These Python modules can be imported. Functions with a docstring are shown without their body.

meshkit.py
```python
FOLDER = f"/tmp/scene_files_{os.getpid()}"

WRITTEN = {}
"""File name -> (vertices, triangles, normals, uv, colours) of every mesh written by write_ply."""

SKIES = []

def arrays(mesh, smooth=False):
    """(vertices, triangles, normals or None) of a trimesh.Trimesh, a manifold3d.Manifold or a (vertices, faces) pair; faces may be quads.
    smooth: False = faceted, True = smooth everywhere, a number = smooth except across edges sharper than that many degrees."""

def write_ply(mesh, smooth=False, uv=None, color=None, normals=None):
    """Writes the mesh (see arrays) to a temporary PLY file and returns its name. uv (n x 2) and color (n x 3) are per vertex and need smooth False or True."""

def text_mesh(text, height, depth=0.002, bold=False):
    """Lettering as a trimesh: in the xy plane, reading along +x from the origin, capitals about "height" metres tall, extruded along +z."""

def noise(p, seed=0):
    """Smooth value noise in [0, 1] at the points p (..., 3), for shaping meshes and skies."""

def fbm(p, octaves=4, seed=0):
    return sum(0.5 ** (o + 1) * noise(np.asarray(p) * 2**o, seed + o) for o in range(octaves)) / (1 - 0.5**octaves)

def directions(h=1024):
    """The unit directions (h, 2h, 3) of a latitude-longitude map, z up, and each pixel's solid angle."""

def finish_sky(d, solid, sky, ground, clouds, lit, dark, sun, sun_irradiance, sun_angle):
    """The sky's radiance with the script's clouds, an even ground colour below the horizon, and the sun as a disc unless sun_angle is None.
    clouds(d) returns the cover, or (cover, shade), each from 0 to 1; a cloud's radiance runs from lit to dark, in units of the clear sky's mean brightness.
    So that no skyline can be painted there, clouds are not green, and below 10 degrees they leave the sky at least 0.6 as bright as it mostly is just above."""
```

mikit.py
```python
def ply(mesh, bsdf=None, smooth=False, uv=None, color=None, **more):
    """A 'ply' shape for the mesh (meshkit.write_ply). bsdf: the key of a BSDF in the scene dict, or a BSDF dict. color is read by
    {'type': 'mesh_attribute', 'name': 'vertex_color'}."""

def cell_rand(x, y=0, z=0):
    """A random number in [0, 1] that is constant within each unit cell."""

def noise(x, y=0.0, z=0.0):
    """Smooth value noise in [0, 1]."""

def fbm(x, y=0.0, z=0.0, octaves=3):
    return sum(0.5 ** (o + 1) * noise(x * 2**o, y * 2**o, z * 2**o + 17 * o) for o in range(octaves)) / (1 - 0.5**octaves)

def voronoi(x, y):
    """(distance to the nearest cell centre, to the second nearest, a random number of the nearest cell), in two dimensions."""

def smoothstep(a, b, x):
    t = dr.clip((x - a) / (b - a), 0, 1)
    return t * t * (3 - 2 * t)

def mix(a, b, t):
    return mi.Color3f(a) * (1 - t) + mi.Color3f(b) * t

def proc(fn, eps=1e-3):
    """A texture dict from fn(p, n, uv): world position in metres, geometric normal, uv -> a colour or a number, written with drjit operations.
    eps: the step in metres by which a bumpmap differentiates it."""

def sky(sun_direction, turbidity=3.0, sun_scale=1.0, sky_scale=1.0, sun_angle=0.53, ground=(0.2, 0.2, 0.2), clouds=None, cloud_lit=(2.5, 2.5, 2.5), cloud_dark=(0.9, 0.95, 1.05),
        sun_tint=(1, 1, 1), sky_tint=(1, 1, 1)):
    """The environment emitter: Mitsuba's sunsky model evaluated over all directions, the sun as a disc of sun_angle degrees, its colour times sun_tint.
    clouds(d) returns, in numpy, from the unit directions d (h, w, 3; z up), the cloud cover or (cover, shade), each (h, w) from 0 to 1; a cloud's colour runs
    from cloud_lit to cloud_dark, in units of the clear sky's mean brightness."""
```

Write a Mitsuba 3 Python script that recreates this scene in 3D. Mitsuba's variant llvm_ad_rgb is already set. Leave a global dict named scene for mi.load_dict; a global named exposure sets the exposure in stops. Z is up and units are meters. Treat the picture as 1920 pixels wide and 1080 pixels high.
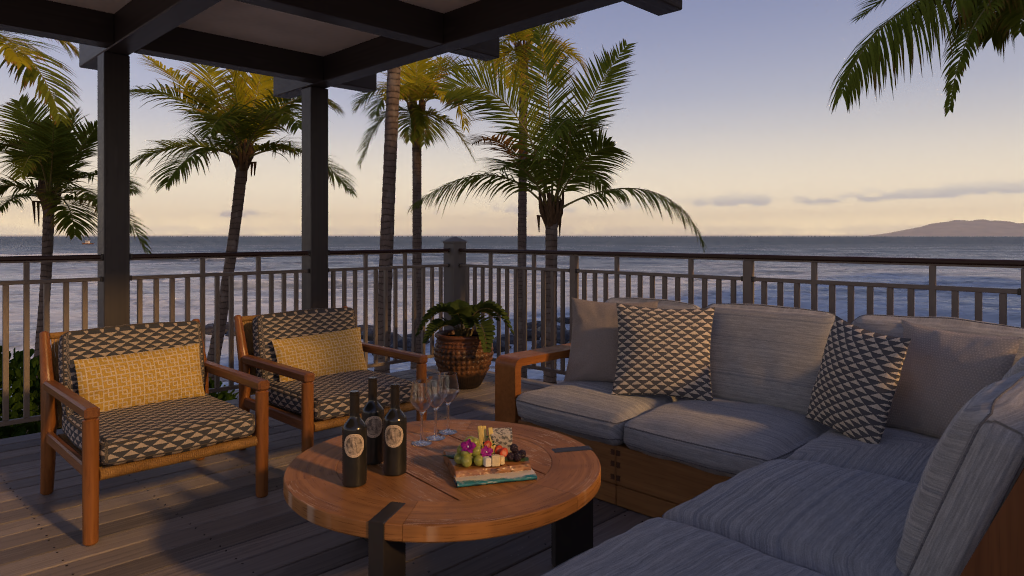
import math, random
import numpy as np, trimesh, manifold3d as m3, shapely.geometry as sg
import drjit as dr, mitsuba as mi, mikit, meshkit
from mikit import noise, fbm, voronoi, cell_rand, smoothstep, mix, proc

scene, labels = {}, {}
rng = np.random.default_rng(7); random.seed(7)
T = mi.ScalarTransform4f

# ------------------------------------------------------------------ camera, light
S2 = 2 ** -0.5
CAM = np.array([4.876, -4.132, 1.2])
RIGHT = np.array([S2, S2, 0.0]); FWD = np.array([-S2, S2, 0.0]); UP = np.array([0, 0, 1.0])
FPX, CX, HY = 1290.0, 960.0, 441.0      # focal length and horizon of the photograph in its own pixels
scene['camera'] = {'type': 'perspective', 'fov': math.degrees(2 * math.atan(CX / FPX)), 'fov_axis': 'x',
    'principal_point_offset_y': (540 - HY) / 1080, 'near_clip': 0.05, 'far_clip': 200000.0,
    'to_world': T().look_at(origin=CAM.tolist(), target=(CAM + FWD).tolist(), up=[0, 0, 1])}
exposure = 3.1
SUN_EL, SUN_AZ = math.radians(24), math.radians(6)      # azimuth from +x towards +y
SUN = (math.cos(SUN_EL) * math.cos(SUN_AZ), math.cos(SUN_EL) * math.sin(SUN_AZ), math.sin(SUN_EL))

def sky_clouds(d):
    """Low haze all round the horizon and a line of small evening clouds over the sea."""
    el = np.degrees(np.arcsin(np.clip(d[..., 2], -1, 1)))
    az = np.degrees(np.arctan2(d @ RIGHT, d @ FWD))
    n1 = meshkit.fbm(np.stack([az / 40, el / 9, az * 0 + 3], -1), 3, 5)
    cover = np.clip(0.985 / (1 + (np.maximum(el, 0) / (10.6 + 2.5 * (n1 - .5))) ** 3.4), 0, 1)
    shade = np.interp(el, [0, .8, 1.5, 2.7, 5, 8.5, 11], [0, .05, .28, .58, .73, .92, 1])
    # a thin bank right on the horizon
    q = np.stack([az / 2.2, el * 1.4, az * 0], -1)
    bank = np.clip((meshkit.fbm(q, 4, 11) - 0.22) * 4, 0, 1) * np.clip((0.95 + 0.5 * (n1 - .5) - el) / 0.35, 0, 1)
    cover = cover * (1 - 0.22 * bank)
    shade = shade + bank * 0.25 * (1 - shade)
    # strung-out cumulus between two and four degrees
    n2 = meshkit.fbm(np.stack([az / 1.25, el * 1.7, az * 0 + 9], -1), 5, 21)
    n3 = meshkit.noise(np.stack([az / 3.6, el * 0.15, az * 0 + 1], -1), 33)
    right = np.clip((az - 13) / 6, 0, 1)
    mid = 2.55 + 0.025 * (az - 20) + 0.30 * (meshkit.noise(np.stack([az / 5, az * 0, az * 0], -1), 4) - 0.5)
    up = el - mid
    band = np.exp(-np.where(up > 0, up / 1.05, up / 0.34) ** 2)
    puff = np.clip(((0.04 + 1.22 * n2) * (0.30 + 0.62 * n3 + 0.36 * right) * band - 0.36) * 8, 0, 1)
    lit = np.clip(up * 1.5 + (n2 - 0.5) * 1.2, 0, 1)
    cover = cover * (1 - puff) + puff * 0.96
    shade = shade * (1 - puff) + puff * (0.97 - 0.25 * lit)
    return np.clip(cover, 0, 1), np.clip(shade, 0, 1)

scene['sky'] = mikit.sky(SUN, turbidity=3, sun_scale=0.19, sky_scale=0.40, sun_tint=(1.0, 0.74, 0.43), sky_tint=(1.16, 0.865, 1.07), sun_angle=3.5,
    clouds=sky_clouds, cloud_lit=(7.8, 6.2, 3.4), cloud_dark=(2.42, 2.42, 2.40), ground=(0.32, 0.30, 0.26))

# ------------------------------------------------------------------ helpers
def at(px, py, depth):
    """A point of the place from its bearing in the photograph and its distance in metres."""
    return CAM + (FWD + RIGHT * (px - CX) / FPX + UP * (HY - py) / FPX) * depth

def add(key, mesh, bsdf, smooth=False, uv=None, **more):
    scene[key] = mikit.ply(mesh, bsdf, smooth=smooth, uv=uv, **more)
    return key

def tag(key, label=None, cat=None, group=None, kind=None):
    d = {}
    if label: d['label'] = label
    if cat: d['category'] = cat
    if group: d['group'] = group
    if kind: d['kind'] = kind
    labels[key] = d

def num(name, i): return name if i == 0 else f'{name}_{i:03d}'

def cat_m(ms): return trimesh.util.concatenate(ms)

def cbox(x0, x1, y0, y1, z0, z1, c=0.004):
    h = np.array([x1 - x0, y1 - y0, z1 - z0]) / 2; m = np.array([x0 + x1, y0 + y1, z0 + z1]) / 2
    c = min(c, 0.45 * h.min()); P = []
    for s in np.ndindex(2, 2, 2):
        s = np.array(s) * 2 - 1
        for k in range(3):
            v = h - c; v[k] = h[k]; P.append(m + s * v)
    return trimesh.convex.convex_hull(np.array(P))

def bar(a, b, w, t, up=(0, 0, 1), c=0.003):
    """A chamfered bar from a to b: w across, t along 'up'."""
    a, b = np.asarray(a, float), np.asarray(b, float); L = np.linalg.norm(b - a); x = (b - a) / L
    z = np.asarray(up, float); z = z - (z @ x) * x; z /= np.linalg.norm(z); y = np.cross(z, x)
    m = cbox(-L / 2, L / 2, -w / 2, w / 2, -t / 2, t / 2, c)
    M = np.eye(4); M[:3, 0], M[:3, 1], M[:3, 2], M[:3, 3] = x, y, z, (a + b) / 2
    m.apply_transform(M); return m

def tube(pts, radii, sides=8, caps=True):
    p = np.asarray(pts, float); n = len(p); r = np.broadcast_to(np.asarray(radii, float), (n,))
    t = np.gradient(p, axis=0); t /= np.linalg.norm(t, axis=1, keepdims=True) + 1e-12
    ref = np.array([0, 0, 1.0]) if abs(t[0, 2]) < 0.9 else np.array([1.0, 0, 0])
    V = []
    a = np.cross(t[0], ref); a /= np.linalg.norm(a)
    ang = np.arange(sides) * 2 * np.pi / sides
    for i in range(n):
        a = a - (a @ t[i]) * t[i]; a /= np.linalg.norm(a) + 1e-12; b = np.cross(t[i], a)
        V.append(p[i] + r[i] * (np.cos(ang)[:, None] * a + np.sin(ang)[:, None] * b))
    V = np.vstack(V); F = []
    for i in range(n - 1):
        for j in range(sides):
            q = [i * sides + j, i * sides + (j + 1) % sides, (i + 1) * sides + (j + 1) % sides, (i + 1) * sides + j]
            F += [[q[0], q[1], q[2]], [q[0], q[2], q[3]]]
    if caps:
        for end, rev in ((0, True), (n - 1, False)):
            c = len(V); V = np.vstack([V, p[end]])
            for j in range(sides):
                f = [end * sides + j, end * sides + (j + 1) % sides, c]
                F.append(f[::-1] if rev else f)
    return trimesh.Trimesh(V, np.array(F), process=False)

def lathe(profile, sides=32, centre=(0, 0, 0)):
    pr = np.asarray(profile, float); n = len(pr); ang = np.arange(sides) * 2 * np.pi / sides
    V = np.stack([pr[:, None, 0] * np.cos(ang), pr[:, None, 0] * np.sin(ang), np.broadcast_to(pr[:, None, 1], (n, sides))], -1).reshape(-1, 3)
    F = []
    for i in range(n - 1):
        for j in range(sides):
            a, b, c, d = i * sides + j, i * sides + (j + 1) % sides, (i + 1) * sides + (j + 1) % sides, (i + 1) * sides + j
            if pr[i, 0] > 1e-9: F.append([a, b, c])
            if pr[i + 1, 0] > 1e-9: F.append([a, c, d])
    m = trimesh.Trimesh(V + np.asarray(centre), np.array(F), process=False); m.merge_vertices(); return m

def chain(pts, radii, sphere=2):
    """Hulls of the spheres at successive points, joined: tapered rounded limbs."""
    balls = []
    for p, r in zip(pts, radii):
        s = trimesh.creation.icosphere(sphere, r); balls.append(s.vertices + np.asarray(p))
    return cat_m([trimesh.convex.convex_hull(np.vstack([balls[i], balls[i + 1]])) for i in range(len(pts) - 1)])

def turned(pts, radii, sides=20, r_end=0.006):
    """A turned leg: a tube with softened ends."""
    p = np.asarray(pts, float); P, R = [], []
    d0 = (p[1] - p[0]) / np.linalg.norm(p[1] - p[0]); d1 = (p[-1] - p[-2]) / np.linalg.norm(p[-1] - p[-2])
    P += [p[0], p[0] + d0 * r_end]; R += [radii[0] - r_end, radii[0]]
    P += list(p[1:-1]); R += list(radii[1:-1])
    P += [p[-1] - d1 * r_end, p[-1]]; R += [radii[-1], radii[-1] - r_end]
    return tube(P, R, sides)

CUBES = {}
def cube_grid(n):
    if n not in CUBES:
        m = trimesh.creation.box((2, 2, 2))
        for _ in range(n): m = m.subdivide()
        m.merge_vertices(); CUBES[n] = (np.array(m.vertices), np.array(m.faces))
    return CUBES[n]

def cushion_map(p, half, r, crown, side, seed, wr):
    """Unit cube points -> a stuffed cushion of those half sizes (z is its thickness)."""
    half = np.asarray(half, float); p = np.asarray(p, float)
    q = p * half; core = half - r
    c = np.clip(q, -core, core); d = q - c; L = np.linalg.norm(d, axis=1, keepdims=True)
    # how far out the cube point lies: keep the surface, round the edges
    out = np.where(L > 1e-9, c + d / np.maximum(L, 1e-9) * r, q)
    face = np.abs(p).max(1) > 0.999
    out = np.where(face[:, None], out, q)
    u, v, w = p[:, 0], p[:, 1], p[:, 2]
    puff = (1 - np.abs(u) ** 2.6) * (1 - np.abs(v) ** 2.6)
    out[:, 2] += np.sign(w) * np.abs(w) * crown * puff
    out[:, 0] += np.sign(u) * np.abs(u) ** 6 * side * (1 - v * v) * (1 - w * w)
    out[:, 1] += np.sign(v) * np.abs(v) ** 6 * side * (1 - u * u) * (1 - w * w)
    if wr:
        k = meshkit.fbm(out * 9 + seed * 3.1, 3, seed) - 0.5
        k2 = meshkit.fbm(out * np.array([4.0, 4.0, 4.0]) + seed * 1.7, 2, seed + 5) - 0.5
        out += (k * wr + k2 * wr * 1.6)[:, None] * np.sign(p) * np.abs(p) ** 4
    return out

def cushion(half, r=0.035, crown=0.02, side=0.012, seed=1, wr=0.006, n=5, M=None):
    v, f = cube_grid(n); o = cushion_map(v, half, r, crown, side, seed, wr)
    if M is not None: o = o @ M[:3, :3].T + M[:3, 3]
    m = trimesh.Trimesh(o, f, process=False); m.metadata['flat'] = cushion_map(v, half, r, 0, 0, seed, 0)
    return m

def cushion_piping(half, r, crown, side, seed, wr, levels=(0.74, -0.74), M=None, rad=0.0035, k=0.0):
    ms = []
    t = np.linspace(-1, 1, 25)[:-1]
    ring = np.concatenate([np.stack([t, -np.ones(24)], 1), np.stack([np.ones(24), t], 1), np.stack([-t, np.ones(24)], 1), np.stack([-np.ones(24), -t], 1)])
    for w in levels:
        P = np.column_stack([ring, np.full(len(ring), w)]); o = cushion_map(P, half, r, crown, side, seed, wr)
        o = np.vstack([o, o[:2]])
        if M is not None: o = o @ M[:3, :3].T + M[:3, 3]
        ms.append(tube(o, rad, 6, caps=False))
    return cat_m(ms)

def frame(origin, x, z):
    """4x4 with columns x, y = z x x, z."""
    x, z = np.asarray(x, float), np.asarray(z, float); x /= np.linalg.norm(x); z = z - (z @ x) * x; z /= np.linalg.norm(z)
    M = np.eye(4); M[:3, 0], M[:3, 1], M[:3, 2], M[:3, 3] = x, np.cross(z, x), z, origin; return M

def pillow(w, h, t, M, seed=1, pinch=0.06, n=44, wr=0.006):
    """A knife-edge scatter cushion: x across, y up, z out of its front; returns (mesh, uv in metres)."""
    g = np.linspace(-1, 1, n); u, v = np.meshgrid(g, g, indexing='ij')
    def sheet(sgn):
        x = w / 2 * u * (1 - pinch * (1 - v ** 2) ** 1.0); y = h / 2 * v * (1 - pinch * (1 - u ** 2))
        b = np.clip((1 - u ** 2), 0, 1) ** 0.55 * np.clip((1 - v ** 2), 0, 1) ** 0.55
        z = sgn * t / 2 * b
        k = meshkit.fbm(np.stack([u * 2.2 + seed, v * 2.2, z * 0 + seed * 2.0 + sgn], -1), 3, seed) - 0.5
        rays = meshkit.fbm(np.stack([np.arctan2(v, u) * 4, np.hypot(u, v) * 1.2, z * 0 + sgn], -1), 2, seed + 3) - 0.5
        z = z + sgn * (k * wr * 2.2 + rays * wr * 2.4 * np.hypot(u, v) ** 2) * (b > 0.05) * np.minimum(1, b * 2.5)
        y = y - 0.02 * (1 - (v + 1) / 2) * 0
        return np.stack([x, y, z], -1).reshape(-1, 3)
    A, B = sheet(1), sheet(-1)
    i, j = np.meshgrid(np.arange(n - 1), np.arange(n - 1), indexing='ij'); a = (i * n + j).ravel()
    q = np.stack([a, a + n, a + n + 1, a + 1], 1); f = np.vstack([q[:, [0, 1, 2]], q[:, [0, 2, 3]]])
    V = np.vstack([A, B]); F = np.vstack([f, f[:, ::-1] + n * n])
    uv = np.vstack([np.stack([u * w / 2 + 5, v * h / 2 + 5], -1).reshape(-1, 2)] * 2)
    V = V @ M[:3, :3].T + M[:3, 3]
    return trimesh.Trimesh(V, F, process=False), uv

def grid_mesh(P):
    """A mesh from a grid of points (n, m, 3)."""
    n, m = P.shape[:2]; i, j = np.meshgrid(np.arange(n - 1), np.arange(m - 1), indexing='ij'); a = (i * m + j).ravel()
    q = np.stack([a, a + m, a + m + 1, a + 1], 1)
    return trimesh.Trimesh(P.reshape(-1, 3), np.vstack([q[:, [0, 1, 2]], q[:, [0, 2, 3]]]), process=False)

def bez(P, n):
    P = [np.asarray(p, float) for p in P]; t = np.linspace(0, 1, n)[:, None]
    if len(P) == 3: return (1 - t) ** 2 * P[0] + 2 * t * (1 - t) * P[1] + t * t * P[2]
    return (1 - t) ** 3 * P[0] + 3 * t * (1 - t) ** 2 * P[1] + 3 * t * t * (1 - t) * P[2] + t ** 3 * P[3]

# ------------------------------------------------------------------ materials
def two(b): return {'type': 'twosided', 'bsdf': b}
def prin(col, rough=0.5, spec=0.5, **k):
    c = col if isinstance(col, dict) else {'type': 'rgb', 'value': list(col)}
    r = rough if isinstance(rough, dict) else rough
    return {'type': 'principled', 'base_color': c, 'roughness': r, 'specular': spec, **k}
def bumped(b, fn, scale=1.0, eps=1e-3):
    return {'type': 'bumpmap', 'arbitrary': proc(fn, eps), 'scale': scale, 'bsdf': b}
def mat(name, b): scene[name] = b; return name

def wood(name, axis, dark, light, rough=0.42, freq=1.0, bump=0.00025, seed=0, spec=0.4):
    """Planed timber, grain along the given world axis."""
    def co(p):
        a = [p.x, p.y, p.z]; l = a.pop(axis); return l, a[0], a[1]
    def col(p, n, uv):
        l, a, b = co(p)
        w = fbm(l * 1.6 * freq + seed, a * 9 * freq, b * 9 * freq, 3) * 0.10
        r = fbm(l * 0.9 * freq + seed, (a + w) * 60 * freq, (b + w) * 60 * freq, 3)
        pore = noise(l * 14 * freq, a * 420, b * 420)
        big = fbm(l * 1.2 + seed * 3, a * 5, b * 5, 2)
        t = dr.clip(r * 0.75 + big * 0.35 - 0.10 - 0.25 * smoothstep(0.62, 0.9, pore), 0, 1)
        return mix(dark, light, t)
    def h(p, n, uv):
        l, a, b = co(p); return noise(l * 9, a * 330, b * 330) * bump
    return mat(name, bumped(prin(proc(col), rough, spec), h, 1.0, 4e-4))

TEAK_D, TEAK_L = (0.17, 0.058, 0.014), (0.40, 0.170, 0.050)
for ax, nm in enumerate('xyz'):
    wood('teak_' + nm, ax, TEAK_D, TEAK_L, 0.38)
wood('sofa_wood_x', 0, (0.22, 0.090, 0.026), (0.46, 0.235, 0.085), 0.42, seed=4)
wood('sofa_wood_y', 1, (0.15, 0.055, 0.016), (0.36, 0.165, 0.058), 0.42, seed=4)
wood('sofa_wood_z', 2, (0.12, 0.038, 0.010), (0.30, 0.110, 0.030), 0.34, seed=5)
wood('chair_wood_x', 0, (0.12, 0.044, 0.015), (0.28, 0.118, 0.044), 0.36, seed=8)
wood('chair_wood_z', 2, (0.13, 0.045, 0.011), (0.32, 0.125, 0.034), 0.33, seed=9)
wood('handrail_x', 0, (0.022, 0.008, 0.006), (0.060, 0.022, 0.015), 0.38, seed=3)
wood('handrail_y', 1, (0.022, 0.008, 0.006), (0.060, 0.022, 0.015), 0.38, seed=3)
wood('joint_wood', 2, (0.06, 0.024, 0.012), (0.14, 0.06, 0.028), 0.5, seed=12)

def plank_mat(name, axis, tone):
    def col(p, n, uv):
        l, a = (p.y, p.x) if axis == 1 else (p.x, p.y)
        s = tone * 13.7
        w = fbm(l * 2.2 + s, a * 14, 0, 3) * 0.05
        g = fbm(l * 1.6 + s, (a + w) * 120, s, 4)
        fine = noise(l * 22, a * 700, s)
        big = fbm(l * 0.9 + s, a * 6, s, 3)
        wear = smoothstep(0.66, 0.85, fbm(l * 5 + 3, a * 24, s, 4))
        c = mix((0.115, 0.097, 0.085), (0.300, 0.256, 0.222), dr.clip(g * 0.75 + 0.35 * big - 0.06 - 0.16 * smoothstep(.6, .9, fine), 0, 1))
        c = c * (0.72 + 0.14 * tone)
        knot = smoothstep(0.955, 0.985, noise(l * 3.1 + s, a * 11, 7.0))
        speck = smoothstep(0.93, 0.97, noise(l * 90, a * 60, 3.0)) * smoothstep(0.55, 0.8, noise(l * 1.3, a * 1.3, 8.0))
        c = mix(c, (0.040, 0.026, 0.018), knot * 0.8)
        c = mix(c, (0.30, 0.27, 0.24), wear * 0.25 + speck * 0.55)
        return c
    def h(p, n, uv):
        l, a = (p.y, p.x) if axis == 1 else (p.x, p.y)
        return noise(l * 6, a * 260, tone) * 0.0005 + fbm(l * 2.2, a * 70, tone, 2) * 0.0009
    def ro(p, n, uv): return 0.42 + 0.25 * fbm(p.x * 5, p.y * 5, 0, 2)
    mat(name, bumped(prin(proc(col), proc(ro), 0.35), h, 1.0, 6e-4))
for k in range(5): plank_mat(f'deck_wood_{k}', 1, k)
plank_mat('deck_wood_edge', 0, 2.4)

# table top: ring pieces follow the rim, boards run straight
TC = np.array([3.027, -2.608]); TZ = 0.42; TDIR = math.radians(-6.0)
def table_mat(name, ring, seed):
    ca, sa = math.cos(TDIR), math.sin(TDIR)
    def lc(p):
        x, y = p.x - TC[0], p.y - TC[1]
        if ring:
            r = dr.sqrt(x * x + y * y); return dr.atan2(y, x) * 0.45, r
        return x * ca + y * sa, -x * sa + y * ca
    def col(p, n, uv):
        l, a = lc(p)
        w = fbm(l * 2.4 + seed, a * 12, p.z * 12 + seed, 3) * 0.07
        g = fbm(l * 1.8 + seed * 2.3, (a + w) * 75, p.z * 60, 4)
        pore = noise(l * 20, a * 560, p.z * 300 + seed)
        big = fbm(l * 2.0 + seed, a * 7, seed, 2)
        scr = smoothstep(0.64, 0.86, noise(l * 26 + seed, a * 330, 3.0)) * smoothstep(0.38, 0.62, fbm(l * 4 + seed, a * 7, 1.0, 2))
        t = dr.clip(g * 0.7 + big * 0.45 - 0.12 - 0.30 * smoothstep(0.6, 0.9, pore), 0, 1)
        c = mix((0.175, 0.066, 0.016), (0.54, 0.250, 0.080), t)
        blot = smoothstep(0.56, 0.70, fbm(p.x * 5 + seed, p.y * 5, 2.0, 3)); rx, ry = p.x - 2.86, p.y + 2.82; rg = dr.sqrt(rx * rx + ry * ry)
        c = c * (1 - 0.18 * blot) * (1 - 0.22 * smoothstep(0.0045, 0.001, dr.abs(rg - 0.043)) * noise(p.x * 30, p.y * 30, 5))
        return mix(c, (0.54, 0.38, 0.26), scr * 0.62)
    def h(p, n, uv):
        l, a = lc(p); return noise(l * 12, a * 380, p.z * 300) * 0.0003
    def ro(p, n, uv): return 0.34 + 0.22 * fbm(p.x * 9, p.y * 9, seed, 2)
    mat(name, bumped(prin(proc(col), proc(ro), 0.3), h, 1.0, 4e-4))
for k in range(3): table_mat(f'table_ring_wood_{k}', True, 1.7 * k + 0.3)
for k in range(3): table_mat(f'table_board_wood_{k}', False, 2.1 * k + 5.0)

def paint(name, col, rough=0.5, spec=0.4, grain=0.0004, var=0.18):
    def c(p, n, uv):
        v = fbm(p.x * 4, p.y * 4, p.z * 4, 3); w = noise(p.x * 60, p.y * 60, p.z * 12)
        return mi.Color3f(col) * (1 - var / 2 + var * v) * (0.95 + 0.10 * w)
    def h(p, n, uv): return noise(p.x * 90, p.y * 90, p.z * 30) * grain
    mat(name, bumped(prin(proc(c), rough, spec), h, 1.0))
paint('roof_paint', (0.052, 0.045, 0.044), 0.42, 0.45)
paint('post_paint', (0.055, 0.047, 0.046), 0.42, 0.45)
def painted_timber(name, axis, col, rough=0.42):
    def co(p):
        a = [p.x, p.y, p.z]; l = a.pop(axis); return l, a[0], a[1]
    def c(p, n, uv):
        l, a, b = co(p); g = fbm(l * 1.3, a * 60, b * 60, 3); v = fbm(l * 2, a * 3, b * 3, 3); worn = smoothstep(0.66, 0.80, fbm(l * 3 + 5, a * 12, b * 12, 3))
        return mix(mi.Color3f(col) * (0.78 + 0.30 * g + 0.22 * (v - 0.5)), mi.Color3f(col) * 1.7, worn * 0.35)
    def h(p, n, uv):
        l, a, b = co(p); return fbm(l * 2.5, a * 150, b * 150, 2) * 0.0022
    mat(name, bumped(prin(proc(c), rough, 0.45), h, 1.0, 8e-4))
for ax, nm in enumerate('xyz'): painted_timber('roof_timber_' + nm, ax, (0.050, 0.043, 0.042))
paint('soffit_paint', (0.78, 0.755, 0.72), 0.8, 0.2, 0.0012, 0.35)
paint('railing_paint', (0.205, 0.168, 0.138), 0.45, 0.4, 0.0002, 0.12)
paint('bronze_metal', (0.026, 0.022, 0.020), 0.36, 0.6, 0.0002, 0.3)
paint('stone_post', (0.17, 0.155, 0.140), 0.7, 0.3, 0.0008, 0.2)

def stripe_fabric(name, tint=1.0):
    """uv.y runs across the stripes, uv.x along them (metres)."""
    def col(p, n, uv):
        v, u = uv.y, uv.x
        b = fbm(v * 120, u * 0.18, 0, 2) * 0.40 + fbm(v * 330 + 7, u * 0.7, 3, 2) * 0.60
        line = smoothstep(0.66, 0.82, noise(v * 260, u * 0.5, 5.0))
        pale = smoothstep(0.62, 0.84, noise(v * 170 + 30, u * 0.3, 1.0))
        slub = noise(u * 42, v * 360, 2.0); fib = noise(u * 650, v * 650, 1.0)
        c = mix((0.190, 0.188, 0.182), (0.262, 0.256, 0.242), smoothstep(0.15, 0.85, b))
        c = mix(c, (0.105, 0.118, 0.142), line * 0.42)
        c = mix(c, (0.35, 0.335, 0.315), pale * 0.22)
        return c * tint * (0.74 + 0.30 * slub + 0.26 * fib)
    def h(p, n, uv): return (noise(uv.x * 330, uv.y * 500, 0) * 0.5 + noise(uv.y * 240, uv.x * 14, 0) * 0.7) * 0.0012
    mat(name, two(bumped(prin(proc(col), 0.92, 0.15, sheen=0.4), h, 1.0, 8e-4)))
stripe_fabric('sofa_fabric', 1.48)
def welt():
    def col(p, n, uv): return mix((0.10, 0.10, 0.11), (0.22, 0.21, 0.205), noise(p.x * 260, p.y * 260, p.z * 260))
    mat('sofa_welt', prin(proc(col), 0.95, 0.1))
welt()

def triangles(name, w, h, light, dark, flip=False):
    def col(p, n, uv):
        v = uv.y / h
        if flip: v = -v
        r = dr.floor(v); f = v - r
        x = uv.x / w + 0.5 * (r - 2 * dr.floor(r / 2)); a = dr.abs(x - dr.floor(x) - 0.5) * 2
        e = noise(uv.x * 420, uv.y * 420, 1) * 0.10 - 0.05
        d = (1 - f) * 0.90 - a + e
        on = smoothstep(-0.05, 0.05, d) * smoothstep(0.06, 0.12, f + e * 0.5)
        rib = 0.86 + 0.22 * noise(uv.x * 520, uv.y * 60, 3); fib = 0.9 + 0.2 * noise(uv.x * 800, uv.y * 800, 4)
        return mix(mi.Color3f(dark) * fib, mi.Color3f(light) * rib * fib, on)
    def hh(p, n, uv):
        v = uv.y / h
        if flip: v = -v
        r = dr.floor(v); f = v - r
        x = uv.x / w + 0.5 * (r - 2 * dr.floor(r / 2)); a = dr.abs(x - dr.floor(x) - 0.5) * 2
        return smoothstep(-0.1, 0.25, (1 - f) * 0.9 - a) * 0.0016 + noise(uv.x * 500, uv.y * 500, 0) * 0.0007
    mat(name, two(bumped(prin(proc(col), 0.9, 0.12, sheen=0.3), hh, 1.0, 8e-4)))
triangles('triangle_pillow_fabric', 0.061, 0.0205, (0.66, 0.56, 0.43), (0.105, 0.102, 0.105))
triangles('triangle_seat_fabric', 0.072, 0.0225, (0.40, 0.335, 0.27), (0.058, 0.061, 0.070))
triangles('triangle_back_fabric', 0.066, 0.0185, (0.40, 0.335, 0.27), (0.058, 0.061, 0.070), flip=True)

def yellow():
    def line(x, c, w): return 1 - smoothstep(w * 0.6, w, dr.abs(x - c))
    def seg(x, a, b): return smoothstep(a - 0.03, a, x) * (1 - smoothstep(b, b + 0.03, x))
    def pat(uv):
        s = 1 / 0.056; u, v = uv.x * s, uv.y * s
        k = dr.floor(v);         a, b = u - dr.floor(u), v - k; w = 0.060
        o = line(a, 0.0, w) + line(a, 1.0, w) + line(b, 0.0, w) + line(b, 1.0, w)
        o = o + line(a, 0.34, w) * seg(b, 0.34, 1.0) + line(b, 0.34, w) * seg(a, 0.34, 1.0) + line(a, 0.68, w) * seg(b, 0.0, 0.68) + line(b, 0.68, w) * seg(a, 0.0, 0.68)
        return dr.clip(o, 0, 1)
    def col(p, n, uv):
        o = pat(uv); f = 0.86 + 0.28 * noise(uv.x * 650, uv.y * 650, 2)
        return mix((0.46, 0.295, 0.062), (0.56, 0.46, 0.31), o) * f
    def h(p, n, uv): return noise(uv.x * 520, uv.y * 520, 0) * 0.0008
    mat('yellow_fabric', two(bumped(prin(proc(col), 0.9, 0.12, sheen=0.3), h, 1.0, 8e-4)))
yellow()

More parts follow.
